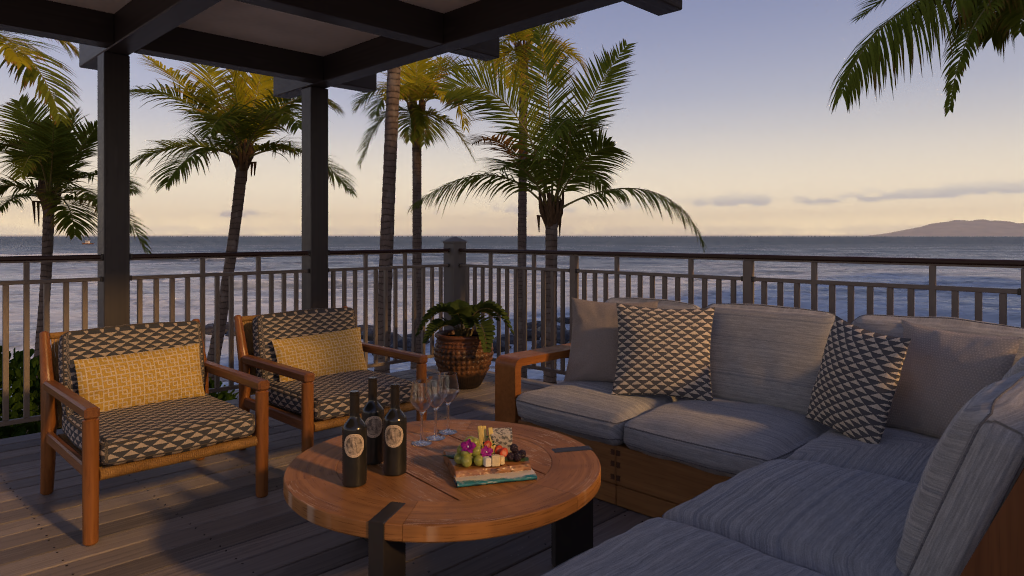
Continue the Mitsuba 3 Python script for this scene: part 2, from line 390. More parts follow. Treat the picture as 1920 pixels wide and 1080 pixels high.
def plain_weave(name, c0, c1, dot):
    def col(p, n, uv):
        f = noise(uv.x * 420, uv.y * 420, 1); b = fbm(uv.x * 6, uv.y * 6, 2, 2)
        du, dv = uv.x * 95, uv.y * 95
        r = dr.floor(dv); x = du + 0.5 * (r - 2 * dr.floor(r / 2))
        d = dr.sqrt(dr.square(x - dr.floor(x) - 0.5) + dr.square(dv - r - 0.5))
        return mix(c0, c1, dr.clip(0.65 * f + 0.35 * b, 0, 1)) * (1 + dot * (1 - smoothstep(0.12, 0.3, d)))
    def h(p, n, uv): return (noise(uv.x * 480, uv.y * 300, 0) + noise(uv.x * 200, uv.y * 560, 4)) * 0.0007
    mat(name, two(bumped(prin(proc(col), 0.93, 0.12, sheen=0.4), h, 1.0, 8e-4)))
plain_weave('taupe_fabric', (0.22, 0.19, 0.175), (0.37, 0.32, 0.29), 0.0)
plain_weave('dotted_fabric', (0.30, 0.265, 0.235), (0.47, 0.42, 0.37), 0.35)

def rattan():
    def col(p, n, uv):
        a = noise(p.x * 300, p.y * 300, p.z * 300); b = fbm(p.x * 14, p.y * 14, p.z * 14, 2)
        return mix((0.15, 0.072, 0.020), (0.46, 0.27, 0.085), dr.clip(0.5 * a + 0.6 * b - 0.05, 0, 1))
    def hh(p, n, uv): return noise(p.x * 60, p.y * 420, p.z * 120) * 0.0016
    mat('rattan', bumped(prin(proc(col), 0.5, 0.4), hh, 1.0, 6e-4))
rattan()

# glass, wine things, food
mat('clear_glass', {'type': 'dielectric', 'int_ior': 1.5, 'ext_ior': 1.0})
mat('stem_glass', {'type': 'roughdielectric', 'alpha': 0.10, 'int_ior': 1.5, 'ext_ior': 1.0})
def bottle_col(p, n, uv):
    return mix((0.010, 0.010, 0.008), (0.020, 0.019, 0.016), fbm(p.x * 30, p.y * 30, p.z * 30, 2))
def bottle_rough(p, n, uv): return mix(0.07, 0.36, smoothstep(0.63, 0.575, p.z) * (0.75 + 0.4 * fbm(p.x * 60, p.y * 60, p.z * 40, 3))).x
mat('bottle_glass', prin(proc(bottle_col), proc(bottle_rough), 0.6))
mat('bottle_foil', prin((0.018, 0.013, 0.007), 0.26, 0.6))
def label_col(p, n, uv):
    x, y = uv.x * 2 - 1, uv.y * 2 - 1; r = dr.sqrt(x * x + y * y); a = dr.atan2(y, x)
    paper = mix((0.50, 0.39, 0.27), (0.62, 0.50, 0.36), fbm(uv.x * 20, uv.y * 20, 0, 2))
    art = fbm(uv.x * 7 + p.x * 3, uv.y * 6 + p.y * 3, 0, 5); hatch = noise(uv.x * 60, uv.y * 30, 3)
    fig = smoothstep(0.30, 0.10, dr.sqrt(dr.square(x * 1.9 + 0.1 * dr.sin(y * 4)) + dr.square(y * 0.55)) - 0.10 * noise(uv.x * 14, uv.y * 14, 5))
    tone = dr.clip(0.18 + 0.75 * smoothstep(0.32, 0.72, art) * (0.5 + 0.6 * hatch) + 0.42 * fig * (0.4 + hatch), 0, 1)
    inside = mix((0.045, 0.038, 0.032), (0.50, 0.40, 0.29), tone)
    k = a * 11; tick = smoothstep(0.35, 0.2, dr.abs(k - dr.floor(k) - 0.5)) * smoothstep(0.045, 0.02, dr.abs(r - 0.885)) * smoothstep(0.35, 0.6, cell_rand(dr.floor(k), 3, 1) + 0.25)
    c = mix(inside, paper, smoothstep(0.76, 0.79, r))
    return mix(c, (0.12, 0.09, 0.07), tick * 0.85)
mat('bottle_label_paper', prin(proc(label_col), 0.65, 0.3))

def grape_col(p, n, uv):
    v = fbm(p.x * 60, p.y * 60, p.z * 60, 3)
    return mix((0.19, 0.215, 0.03), (0.42, 0.42, 0.09), v)
mat('grape_skin', prin(proc(grape_col), 0.24, 0.5, clearcoat=0.3, flatness=0.3))
mat('grape_skin_dark', prin((0.12, 0.155, 0.022), 0.25, 0.5))
mat('stem_green', prin((0.10, 0.09, 0.02), 0.6, 0.3))
def petal_col(p, n, uv): return mix((0.16, 0.004, 0.13), (0.42, 0.02, 0.30), fbm(p.x * 160, p.y * 160, p.z * 160, 2))
mat('orchid_petal', two(prin(proc(petal_col), 0.55, 0.25, sheen=0.4)))
mat('orchid_throat', prin((0.72, 0.66, 0.70), 0.5, 0.3))
def berry_col(p, n, uv): return mix((0.008, 0.004, 0.007), (0.030, 0.012, 0.020), noise(p.x * 300, p.y * 300, p.z * 300))
mat('blackberry_skin', prin(proc(berry_col), 0.22, 0.55))
def straw_col(p, n, uv): return mix((0.50, 0.035, 0.018), (0.66, 0.10, 0.045), fbm(p.x * 120, p.y * 120, p.z * 120, 2))
mat('strawberry_skin', prin(proc(straw_col), 0.32, 0.45))
def sflesh(p, n, uv):
    r = dr.sqrt(dr.square(uv.x) + dr.square(uv.y)); return mix((0.78, 0.42, 0.30), (0.62, 0.085, 0.040), smoothstep(0.2, 0.85, r + 0.2 * noise(uv.x * 9, uv.y * 9, 0)))
mat('strawberry_flesh', prin(proc(sflesh), 0.35, 0.45))
def cheese(name, a, b, vein=None):
    def col(p, n, uv):
        c = mix(a, b, fbm(p.x * 90, p.y * 90, p.z * 90, 3))
        if vein is not None:
            q = fbm(p.x * 130, p.y * 130, p.z * 110, 4); c = mix(c, vein, smoothstep(0.52, 0.62, q) * 0.9)
        return c
    def h(p, n, uv): return fbm(p.x * 180, p.y * 180, p.z * 180, 3) * (0.004 if vein is not None else 0.0012)
    mat(name, bumped(prin(proc(col), 0.6, 0.3), h, 1.0, 5e-4))
cheese('white_cheese_paste', (0.66, 0.52, 0.27), (0.74, 0.62, 0.37))
cheese('cheese_rind_paste', (0.74, 0.68, 0.54), (0.80, 0.76, 0.66))
cheese('yellow_cheese_paste', (0.70, 0.50, 0.12), (0.76, 0.60, 0.22))
cheese('blue_cheese_paste', (0.62, 0.53, 0.36), (0.72, 0.64, 0.48), (0.13, 0.125, 0.10))
def leafc(p, n, uv): return mix((0.030, 0.055, 0.018), (0.075, 0.125, 0.040), fbm(p.x * 70, p.y * 200, p.z * 40, 2))
mat('board_leaf', two(prin(proc(leafc), 0.35, 0.45)))
mat('mint_leaf', two(prin((0.035, 0.085, 0.018), 0.45, 0.4)))
def board_col(p, n, uv):
    w = fbm(p.x * 9, p.y * 22, p.z * 22, 3) * 0.05
    g = fbm((p.x + p.y) * 8, (p.y - p.x + w) * 55, p.z * 75, 4); bark = smoothstep(0.56, 0.70, fbm(p.x * 36, p.y * 36, p.z * 50, 4))
    c = mix((0.14, 0.045, 0.011), (0.42, 0.19, 0.055), g); return mix(c, (0.035, 0.012, 0.006), bark * 0.8)
def board_h(p, n, uv): return fbm(p.x * 60, p.y * 60, p.z * 90, 4) * 0.004
mat('board_wood', bumped(prin(proc(board_col), 0.22, 0.5, clearcoat=0.6, clearcoat_gloss=0.9), board_h, 1.0, 5e-4))
def resin_col(p, n, uv):
    v = uv.y; q = fbm(uv.x * 34, v * 3.5, 0, 4); q2 = fbm(uv.x * 60 + 3, v * 9, 4, 3)
    t = v + (q - 0.5) * 0.75
    c = mix((0.62, 0.56, 0.43), (0.022, 0.17, 0.185), smoothstep(0.36, 0.62, t))
    c = mix(c, (0.45, 0.52, 0.46), smoothstep(0.55, 0.75, q2) * 0.55); return mix(c, (0.008, 0.06, 0.085), smoothstep(0.82, 1.0, t) * 0.9)
mat('board_resin', prin(proc(resin_col), 0.08, 0.5, clearcoat=1.0, clearcoat_gloss=0.95))

# plants
def frond_mat(name, a, b, tip, trans):
    def col(p, n, uv):
        c = mix(a, b, fbm(p.x * 2.3, p.y * 2.3, p.z * 2.3, 3)); r = cell_rand(dr.floor(uv.x * 97.3), dr.floor(uv.y * 0.0), 3)
        dead = smoothstep(0.78, 1.0, uv.y + 0.35 * (r - 0.5) + 0.12 * noise(p.x * 9, p.y * 9, p.z * 9))
        return mix(c * (0.75 + 0.5 * r), tip, dead * 0.85)
    mat(name, {'type': 'principledthin', 'base_color': proc(col), 'roughness': 0.42, 'diff_trans': trans, 'eta': 1.4, 'spec_trans': 0.0})
frond_mat('palm_leaf', (0.115, 0.155, 0.018), (0.230, 0.260, 0.036), (0.20, 0.10, 0.03), 0.9)
frond_mat('palm_leaf_gold', (0.33, 0.33, 0.020), (0.62, 0.52, 0.040), (0.58, 0.28, 0.06), 1.1)  # fronds in the sun: low golden light painted into the leaf colour
frond_mat('palm_leaf_dry', (0.16, 0.085, 0.022), (0.26, 0.13, 0.035), (0.22, 0.10, 0.04), 0.6)
mat('palm_rachis', prin((0.20, 0.17, 0.045), 0.45, 0.4))
def trunk_col(p, n, uv):
    ring = fbm(p.z * 9, p.x * 2.0, p.y * 2.0, 3); f = fbm(p.x * 40, p.y * 40, p.z * 14, 3); lich = smoothstep(0.55, 0.72, fbm(p.x * 6, p.y * 6, p.z * 3, 3))
    k = p.z * 8 + 0.6 * noise(p.x * 7, p.y * 7, p.z * 3); gr = smoothstep(0.20, 0.05, k - dr.floor(k))
    c = mix((0.085, 0.062, 0.048), (0.25, 0.19, 0.15), dr.clip(0.6 * ring + 0.5 * f - 0.05, 0, 1)); c = mix(c, (0.045, 0.032, 0.025), gr * 0.75); return mix(c, (0.27, 0.24, 0.21), lich * 0.45)
def trunk_h(p, n, uv):
    k = p.z * 8 + 0.6 * noise(p.x * 7, p.y * 7, p.z * 3); return smoothstep(0.0, 0.22, k - dr.floor(k)) * 0.022 + fbm(p.x * 30, p.y * 30, p.z * 20, 3) * 0.020
mat('palm_bark', bumped(prin(proc(trunk_col), 0.85, 0.2), trunk_h, 1.0, 4e-3))
def fibre_col(p, n, uv): return mix((0.045, 0.028, 0.016), (0.19, 0.115, 0.060), fbm(p.x * 30, p.y * 30, p.z * 8, 3))
mat('palm_fibre', two(prin(proc(fibre_col), 0.9, 0.15)))
def cyc_col(p, n, uv): return mix((0.030, 0.052, 0.014), (0.085, 0.115, 0.030), fbm(p.x * 26, p.y * 26, p.z * 26, 3)) * (0.8 + 0.4 * uv.y)
mat('cycad_leaf', {'type': 'principledthin', 'base_color': proc(cyc_col), 'roughness': 0.38, 'diff_trans': 0.25, 'eta': 1.45})
mat('cycad_stalk', prin((0.13, 0.10, 0.045), 0.55, 0.3))
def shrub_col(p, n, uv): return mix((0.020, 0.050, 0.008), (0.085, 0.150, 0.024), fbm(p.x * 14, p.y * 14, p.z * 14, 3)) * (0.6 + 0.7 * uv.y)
mat('shrub_leaf', {'type': 'principledthin', 'base_color': proc(shrub_col), 'roughness': 0.4, 'diff_trans': 0.45, 'eta': 1.4})
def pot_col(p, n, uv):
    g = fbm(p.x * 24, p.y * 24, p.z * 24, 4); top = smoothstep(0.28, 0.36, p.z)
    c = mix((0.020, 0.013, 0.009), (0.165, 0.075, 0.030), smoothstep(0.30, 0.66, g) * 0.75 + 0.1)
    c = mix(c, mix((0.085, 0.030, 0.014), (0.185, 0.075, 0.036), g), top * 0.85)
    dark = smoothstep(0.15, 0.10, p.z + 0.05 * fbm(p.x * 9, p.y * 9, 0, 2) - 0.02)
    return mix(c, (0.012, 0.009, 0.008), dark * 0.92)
def pot_h(p, n, uv): return fbm(p.x * 55, p.y * 55, p.z * 55, 4) * 0.004
mat('pot_clay', bumped(prin(proc(pot_col), 0.42, 0.4), pot_h, 1.0, 8e-4))
def soil_col(p, n, uv): return mix((0.015, 0.010, 0.007), (0.06, 0.04, 0.028), fbm(p.x * 60, p.y * 60, p.z * 60, 3))
mat('soil', prin(proc(soil_col), 0.95, 0.1))

# sea, shore
def lat_dep(p): return (p.x + p.y) * S2 - 0.526, (p.y - p.x) * S2 + 6.37
def sea_h(p, n, uv):
    l, d = lat_dep(p)
    return (fbm(l * 0.12, d * 0.36, 1.0, 3) * 0.75 + fbm(l * 0.7 + 3, d * 1.6, 4.0, 3) * 0.30 + noise(l * 3.2, d * 6.0, 2) * 0.035) * (0.80 + 2.45 * smoothstep(110, 700, d) - 2.6 * smoothstep(2000, 7000, d))
def foam(p):
    l, d = lat_dep(p)
    zone = (smoothstep(170, 70, d) * 0.30 + smoothstep(60, 38, d) * 0.10) * (0.62 + 0.38 * smoothstep(-30, -8, l))
    w = fbm(l * 0.06, d * 0.05, 3, 2) * 14
    streak = fbm((l + w) * 0.10, (d + 0.35 * w) * 0.32, 2, 4); lace = fbm(l * 0.8 + w, d * 1.4, 5, 4)
    vein = 1 - dr.abs(2 * fbm((l + w) * 0.28, (d + w) * 0.5, 8, 4) - 1)
    f = smoothstep(0.60 - zone, 0.84 - zone, streak * 0.62 + lace * 0.42) * (0.35 + 0.65 * lace)
    swell = smoothstep(0.50, 0.72, fbm(l * 0.035, d * 0.16, 6, 3)) * smoothstep(600, 150, d) * smoothstep(30, 60, d) * 0.55 * smoothstep(0.30, 0.62, lace)
    f = f * smoothstep(175, 110, d) + swell + smoothstep(0.90, 0.99, vein) * smoothstep(110, 60, d) * 0.55
    crest = smoothstep(0.30, 0.95, p.z + 5.5 - 0.4 * noise(l * 0.35, d * 0.2, 9)) * smoothstep(320, 200, d)
    return dr.clip(f * 0.75 + crest, 0, 1)
def foam_w(p, n, uv): return foam(p)
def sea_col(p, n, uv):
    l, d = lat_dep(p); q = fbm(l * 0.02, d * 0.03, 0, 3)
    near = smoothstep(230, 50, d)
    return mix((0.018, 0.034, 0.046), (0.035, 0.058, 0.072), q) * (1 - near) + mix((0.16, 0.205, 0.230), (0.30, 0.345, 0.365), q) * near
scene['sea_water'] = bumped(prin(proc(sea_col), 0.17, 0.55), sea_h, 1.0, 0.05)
def foam_h(p, n, uv):
    l, d = lat_dep(p); return fbm(l * 1.1, d * 1.8, 1, 4) * 0.35
scene['sea_foam'] = bumped(prin((0.56, 0.62, 0.65), 0.85, 0.2), foam_h, 1.0, 0.05)
mat('sea_surface', two({'type': 'blendbsdf', 'weight': proc(foam_w), 'a': {'type': 'ref', 'id': 'sea_water'}, 'b': {'type': 'ref', 'id': 'sea_foam'}}))
def sand_col(p, n, uv):
    a = fbm(p.x * 0.6, p.y * 0.6, 0, 3); b = noise(p.x * 22, p.y * 22, 1); peb = smoothstep(0.66, 0.8, noise(p.x * 5, p.y * 5, 4))
    return mix(mix((0.22, 0.18, 0.145), (0.42, 0.36, 0.30), dr.clip(0.5 * a + 0.5 * b, 0, 1)), (0.09, 0.08, 0.07), peb * 0.5)
def sand_h(p, n, uv): return fbm(p.x * 3, p.y * 3, 0, 4) * 0.10
mat('sand', bumped(prin(proc(sand_col), 0.95, 0.1), sand_h, 1.0, 0.02))
def rock_col(p, n, uv): return mix((0.010, 0.010, 0.011), (0.060, 0.054, 0.050), fbm(p.x * 3, p.y * 3, p.z * 3, 4))
def rock_h(p, n, uv): return fbm(p.x * 4, p.y * 4, p.z * 4, 4) * 0.14
mat('lava_rock', bumped(prin(proc(rock_col), 0.5, 0.5), rock_h, 1.0, 0.01))
def isl_col(p, n, uv): return mix((0.38, 0.34, 0.27), (0.52, 0.46, 0.36), fbm(p.x * 0.001, p.y * 0.001, p.z * 0.003, 4))  # slopes coloured paler than dry grass, standing in for part of the haze
mat('island_hazed_slope', prin(proc(isl_col), 0.95, 0.1))
mat('white_hull', prin((0.72, 0.66, 0.56), 0.4, 0.4)); mat('dark_glass', prin((0.02, 0.02, 0.025), 0.1, 0.6)); mat('hull_trim', prin((0.30, 0.13, 0.05), 0.5, 0.3))
def wall_col(p, n, uv): return mix((0.38, 0.33, 0.27), (0.46, 0.41, 0.34), fbm(p.x * 2, p.y * 2, p.z * 2, 4))
mat('stucco', prin(proc(wall_col), 0.9, 0.15)); mat('roof_shingle', prin((0.07, 0.055, 0.045), 0.85, 0.2))

# ================================================================== the setting
def polar(ra, aa, zf):
    """A sheet in polar steps around the foot of the deck: radii ra, bearings aa (degrees right of the view axis)."""
    r, a = np.meshgrid(ra, np.radians(aa), indexing='ij')
    P = CAM * [1, 1, 0] + (r * np.cos(a))[..., None] * FWD + (r * np.sin(a))[..., None] * RIGHT
    P[..., 2] = zf(P, r, a); return grid_mesh(P[:, ::-1])
SEA_Z = -5.5
EARTH = 6.371e6
def sea_z(P, r, a):
    l, d = r * np.sin(a), r * np.cos(a)
    fade = np.clip(1 - r / 900.0, 0, 1) ** 0.5
    z = np.zeros_like(r)
    for k, (wl, amp, ang, ph) in enumerate([(34, .22, .10, 0), (21, .16, -.22, 2), (13, .12, .30, 4), (8.2, .09, -.08, 1), (5.1, .06, .4, 3)]):
        ok = np.clip(wl / (0.03 * r) - 0.6, 0, 1)
        warp = meshkit.noise(np.stack([l / 26, d / 26, l * 0 + k], -1), k) * 4
        z += amp * fade * ok * np.sin((d * math.cos(ang) + l * math.sin(ang)) * 2 * np.pi / wl + ph + warp)
    z += (meshkit.fbm(np.stack([l / 3.5, d / 2.2, l * 0], -1), 3, 8) - .5) * 0.28 * np.clip(1.3 - r / 110, 0, 1)
    # the breaker out on the left, and smaller ones nearer in
    for dc, wid, hgt, l0, l1, sd in ((176, 3.4, 2.7, -150, -64, 3), (198, 4, 1.9, -128, -84, 6), (118, 2.2, .55, -60, 30, 4), (92, 2.0, .6, -50, -12, 7), (74, 1.7, .45, -8, 40, 9), (58, 1.4, .38, -26, 22, 12)):
        dd = d - dc - 5 * (meshkit.noise(np.stack([l / 22, l * 0, l * 0], -1), sd) - .5)
        env = np.clip((l - l0) / 12, 0, 1) * np.clip((l1 - l) / 12, 0, 1) * (0.45 + 0.8 * meshkit.noise(np.stack([l / 9, l * 0, l * 0], -1), sd + 1))
        z += hgt * env * np.exp(-(np.where(dd < 0, dd / (wid * .55), dd / (wid * 1.7))) ** 2)
    return SEA_Z + z - r ** 2 / (2 * EARTH)
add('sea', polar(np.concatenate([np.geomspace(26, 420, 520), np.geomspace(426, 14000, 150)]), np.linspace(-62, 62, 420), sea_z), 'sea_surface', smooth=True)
tag('sea', 'grey blue evening sea with rows of foam running to the horizon', None, None, 'structure')
def beach_z(P, r, a):
    l, d = r * np.sin(a), r * np.cos(a)
    left = np.clip((-l - 0.35 * d + 1) / 6, 0, 1)
    z = -4.35 - 1.3 * np.clip((r - 21) / 17, 0, 3) + (meshkit.fbm(np.stack([l / 4, d / 4, l * 0], -1), 3, 2) - .5) * .5
    return z + left * np.clip((17 - r) / 10, 0, 1) * 2.6
add('beach', polar(np.geomspace(2.5, 60, 120), np.linspace(-75, 75, 160), beach_z), 'sand', smooth=True)
tag('beach', 'strip of pale pebbly sand between the deck and the sea', None, None, 'structure')

# far island, sixty kilometres out
def island():
    n, m = 90, 16; ms = []
    x = np.linspace(0, 1, n)
    prof = np.interp(x, [0, .08, .16, .24, .31, .38, .46, .54, .62, .68, .76, .86, .94, 1], [0, .16, .36, .62, .86, 1, .97, .88, .77, .80, .62, .40, .2, 0])
    prof = prof * (0.96 + 0.08 * meshkit.fbm(np.stack([x * 30, x * 0, x * 0], -1), 4, 2))
    v = np.linspace(-1, 1, m)
    P = np.zeros((n, m, 3))
    for j, w in enumerate(v):
        base = at(1605, 441, 60000) + (at(2120, 441, 60000) - at(1605, 441, 60000)) * x[:, None] + FWD * w * 7000
        k = np.clip(1 - abs(w), 0, 1) ** 0.8
        P[:, j] = base; P[:, j, 2] = -290 + (prof * 1700) * k * (1 if abs(w) < .05 else 0.9 + .2 * meshkit.noise(np.stack([x * 40, x * 0 + w * 5, x * 0], -1), 3))
    return grid_mesh(P[:, ::-1])
add('far_island', island(), 'island_hazed_slope', smooth=True)
tag('far_island', 'low far island, coloured pale to add to its fading into haze on the right horizon', None, None, 'structure')

# ---- deck
pitch = 0.146; seam0 = 0.04
xs = seam0 + pitch * np.arange(0, 50); DX1 = xs[-1]; DY0 = -7.6
labels['deck'] = {'label': 'weathered grey brown timber deck of long boards', 'kind': 'structure'}
i = 0
for k in range(len(xs) - 1):
    m = cbox(xs[k] + .003, xs[k + 1] - .003, DY0, -0.118, -0.03 - .0008 * (k % 3), 0.0 - .0006 * ((k * 7) % 4), .0035)
    add(num('deck__plank', i), m, f'deck_wood_{(k * 3 + k // 4) % 5}'); i += 1
add('deck__edge_board', cbox(-0.115, xs[0] - .003, DY0, 0.03, -0.03, 0.001, .004), 'deck_wood_2')
add('deck__edge_board_001', cbox(xs[0] + .003, DX1, -0.112, 0.03, -0.03, 0.001, .004), 'deck_wood_edge')
add('deck__fascia', cat_m([cbox(-0.10, -0.06, DY0, 0.015, -0.33, -0.032, .004), cbox(-0.058, DX1, -0.025, 0.015, -0.33, -0.032, .004)]), 'railing_paint')
add('deck__joist', cat_m([cbox(0.05, DX1, y, y + .05, -.28, -.034, .003) for y in np.arange(DY0, -0.2, 0.45)]), 'roof_paint')

# ---- pavilion roof over the seating
K = .965; ZB, ZS = 2.3435, 2.525
BY = [(-2.902, -2.757), (-1.511, -1.365), (-4.29, -4.145)]
CXB = [(.132, .277), (1.541, 1.676), (2.87, 3.015)]
XEND = 3.80
t = 'pavilion'; tag(t, 'dark brown timber pavilion roof on square posts over the seating', 'pavilion')
for j, (y0, y1) in enumerate(((-2.903, -2.7555), (-1.4975, -1.347))):
    add(num('pavilion__post', j), cbox(-.085, .0655, y0, y1, 0.003, ZB - .001, .006), 'roof_timber_z')
    add(num('pavilion__post', j) + '__base_plate', cbox(-.095, .0755, y0 - .01, y1 + .01, 0.0025, .02, .003), 'bronze_metal')
for j, (y0, y1) in enumerate(BY):
    add(num('pavilion__beam', j), cbox(-.534, XEND, y0, y1, ZB, ZS + .10, .006), 'roof_timber_x')
i = 0
for (x0, x1) in CXB:
    segs = [(-1.366, -1.041), (-2.758, -1.510), (-4.146, -2.901), (-6.0, -4.289)]
    for j, (y0, y1) in enumerate(segs):
        add(num('pavilion__cross_beam' if j else 'pavilion__beam_end', i if j == 0 else i * 3 + j - 1), cbox(x0, x1, y0, y1, ZB + .002, ZS + .09, .006), 'roof_timber_y')
    i += 1
px = [.277, 1.541, 1.676, 2.87, 3.015, XEND]; k = 0
panels = [(.278, 1.54), (1.677, 2.869), (3.016, XEND)]
for (y0, y1) in ((-2.756, -1.512), (-4.144, -2.903), (-6.0, -4.291)):
    for (x0, x1) in panels:
        add(num('pavilion__soffit_panel', k), cbox(x0, x1, y0, y1, ZS, ZS + .03, .002), 'soffit_paint'); k += 1
add('pavilion__roof_deck', cbox(.14, XEND + .02, -6.0, -1.37, ZS + .102, ZS + .19, .01), 'roof_shingle')

# ---- railings
def rail_y(key, y0, y1, bal, tall, thick=()):
    for nm, (z0, z1, w, mt) in dict(top_rail=(1.052, 1.079, .052, 'handrail_y'), rail_strip=(1.040, 1.0515, .030, 'railing_paint'), mid_rail=(.914, .938, .030, 'railing_paint'), bottom_rail=(.108, .136, .030, 'railing_paint')).items():
        add(f'{key}__{nm}', cbox(.03 - w / 2, .03 + w / 2, y0, y1, z0, z1, .009 if nm == 'top_rail' else .003), mt)
    for i, y in enumerate(bal):
        z1 = 1.0395 if i in tall else .9135
        add(num(f'{key}__baluster', i), cbox(.016, .044, y - .014, y + .014, .137, z1, .002), 'railing_paint')
def rail_x(key, x0, x1, bal, tall, posts):
    for nm, (z0, z1, w, mt) in dict(top_rail=(1.052, 1.079, .052, 'handrail_x'), rail_strip=(1.040, 1.0515, .030, 'railing_paint'), mid_rail=(.914, .938, .030, 'railing_paint'), bottom_rail=(.108, .136, .030, 'railing_paint')).items():
        add(f'{key}__{nm}', cbox(x0, x1, -.03 - w / 2, -.03 + w / 2, z0, z1, .009 if nm == 'top_rail' else .003), mt)
    for i, x in enumerate(bal):
        z1 = 1.0395 if i in tall else .9135
        add(num(f'{key}__baluster', i), cbox(x - .014, x + .014, -.044, -.016, .137, z1, .002), 'railing_paint')
    for i, x in enumerate(posts):
        add(num(f'{key}__rail_post', i), cbox(x - .026, x + .026, -.057, -.003, .002, 1.0395, .003), 'railing_paint')
yA = -2.999 - .0990 * np.arange(0, 22)
tag('railing', 'brown metal railing beyond the left armchair, left of the wide post', 'railing', None)
rail_y('railing', -5.2, -2.904, yA, (3, 8, 12, 17))
yB = -2.689 + .0990 * np.arange(0, 12)
tag('railing_001', 'brown metal railing between the two square posts, behind the armchairs', 'railing')
rail_y('railing_001', -2.7545, -1.4985, yB, (4, 8))
yC = -1.284 + .0990 * np.arange(0, 12)
tag('railing_002', 'brown metal railing between the inner square post and the grey corner post', 'railing')
rail_y('railing_002', -1.346, -.107, yC, (3, 7))
bx, tall, posts = [], [], [1.454, 2.873, 4.292, 5.711]
n0 = [.206, .306, .409, .511, .613, .716, .819, .924, 1.028, 1.130, 1.234, 1.337]
bx += n0; tall += [3, 8]
for p in posts[:-1]:
    for j in range(1, 14):
        if j in (4, 10): tall.append(len(bx))
        bx.append(p + j * .10136)
tag('railing_003', 'long brown metal railing behind the sofa, right of the grey corner post', 'railing')
rail_x('railing_003', .107, 5.9, bx, tall, posts)
def bracket(key, k, p, s): add(num(f'{key}__bracket', k), cbox(p[0] - s[0], p[0] + s[0], p[1] - s[1], p[1] + s[1], p[2] - s[2], p[2] + s[2], .002), 'bronze_metal')
for key, ys in (('railing', (-2.912,)), ('railing_001', (-2.7465, -1.5065)), ('railing_002', (-1.338, -.114))):
    k = 0
    for y in ys:
        for z, hh in ((1.0655, .018), (.926, .016), (.122, .018)): bracket(key, k, (.03, y, z), (.031 if z > 1 else .020, .0075, hh)); k += 1
k = 0
for xx in [.114] + [p + q for p in posts[:-1] for q in (-.0335, .0335)]:
    for z, hh in ((.926, .016), (.122, .018)): bracket('railing_003', k, (xx, -.03, z), (.0075, .020, hh)); k += 1
scr = []
for q in range(len(xs) - 1):
    for y in np.arange(DY0 + .02, -.2, .45):
        for o in (.028, pitch - .028): s_ = trimesh.creation.cylinder(.0042, .002, sections=6); s_.apply_translation((xs[q] + o, y + .025 + .004 * math.sin(q * 7 + y * 3), .0004)); scr.append(s_)
add('deck__screws', cat_m(scr), 'bronze_metal'); labels['deck__screws'] = {'kind': 'stuff'}
tag('corner_post', 'grey corner post with a low pyramid cap where the railings meet', 'post')
add('corner_post__shaft', cbox(-.045, .105, -.105, .045, .002, 1.128, .004), 'stone_post')
cap = cat_m([cbox(-.05, .11, -.11, .05, 1.1285, 1.146, .003), trimesh.convex.convex_hull(np.array([[-.045, -.105, 1.147], [.105, -.105, 1.147], [.105, .045, 1.147], [-.045, .045, 1.147], [.03, -.03, 1.19], [.034, -.03, 1.19], [.03, -.026, 1.19]]))])
add('corner_post__cap', cap, 'stone_post')

# ---- unseen hotel wing, blocks shaped to keep sun off the palms and posts
tag('shade_wing', 'unseen pale stucco hotel wing, its blocks shaped to shade palms and posts, out of the picture on the right', 'sun_blocker')
blocks = [(-1.5, .4, 4.6, 8.3), (.402, 2.6, 4.6, 13.8), (2.602, 5.0, -5, 10.4), (5.002, 6.8, -5, 9.6), (6.802, 9.0, -5, 8.7), (9.002, 34, -5, 12.6)]
for k, (y0, y1, z0, z1) in enumerate(blocks):
    add(num('shade_wing__wall', k), cbox(8, 9.4 if z0 > 0 else 14, y0, y1, z0, z1, .02), 'stucco')
    add(num('shade_wing__roof', k), cbox(7.85, 9.55 if z0 > 0 else 14.15, y0 + .01, y1 - .01, z1 + .002, z1 + .15, .02), 'roof_shingle')
for k, y in enumerate((-1.4,)): add(num('shade_wing__column', k), cbox(8.5, 8.8, y, y + .3, -5, 4.498, .02), 'stucco')
tag('shade_wall', 'low pale stucco wall added out of the picture on the right to shade the near seat', 'wall')
add('shade_wall__core', cbox(5.92, 6.10, -3.9, -1.9, .003, 1.36, .01), 'stucco'); add('shade_wall__coping', cbox(5.89, 6.13, -3.93, -1.87, 1.362, 1.42, .01), 'stone_post')  # unseen wall added to keep the sun off the near chaise
tag('shade_tower', 'unseen pale stucco block added farther along the shore on the right to shade the near sea', 'sun_blocker')
add('shade_tower__wall', cbox(10, 26, 35, 130, -6, 15, .05), 'stucco')  # block added out of view to shade the water near shore
add('shade_tower__roof', cbox(9.7, 26.3, 34.7, 130.3, 15.002, 15.4, .05), 'roof_shingle')

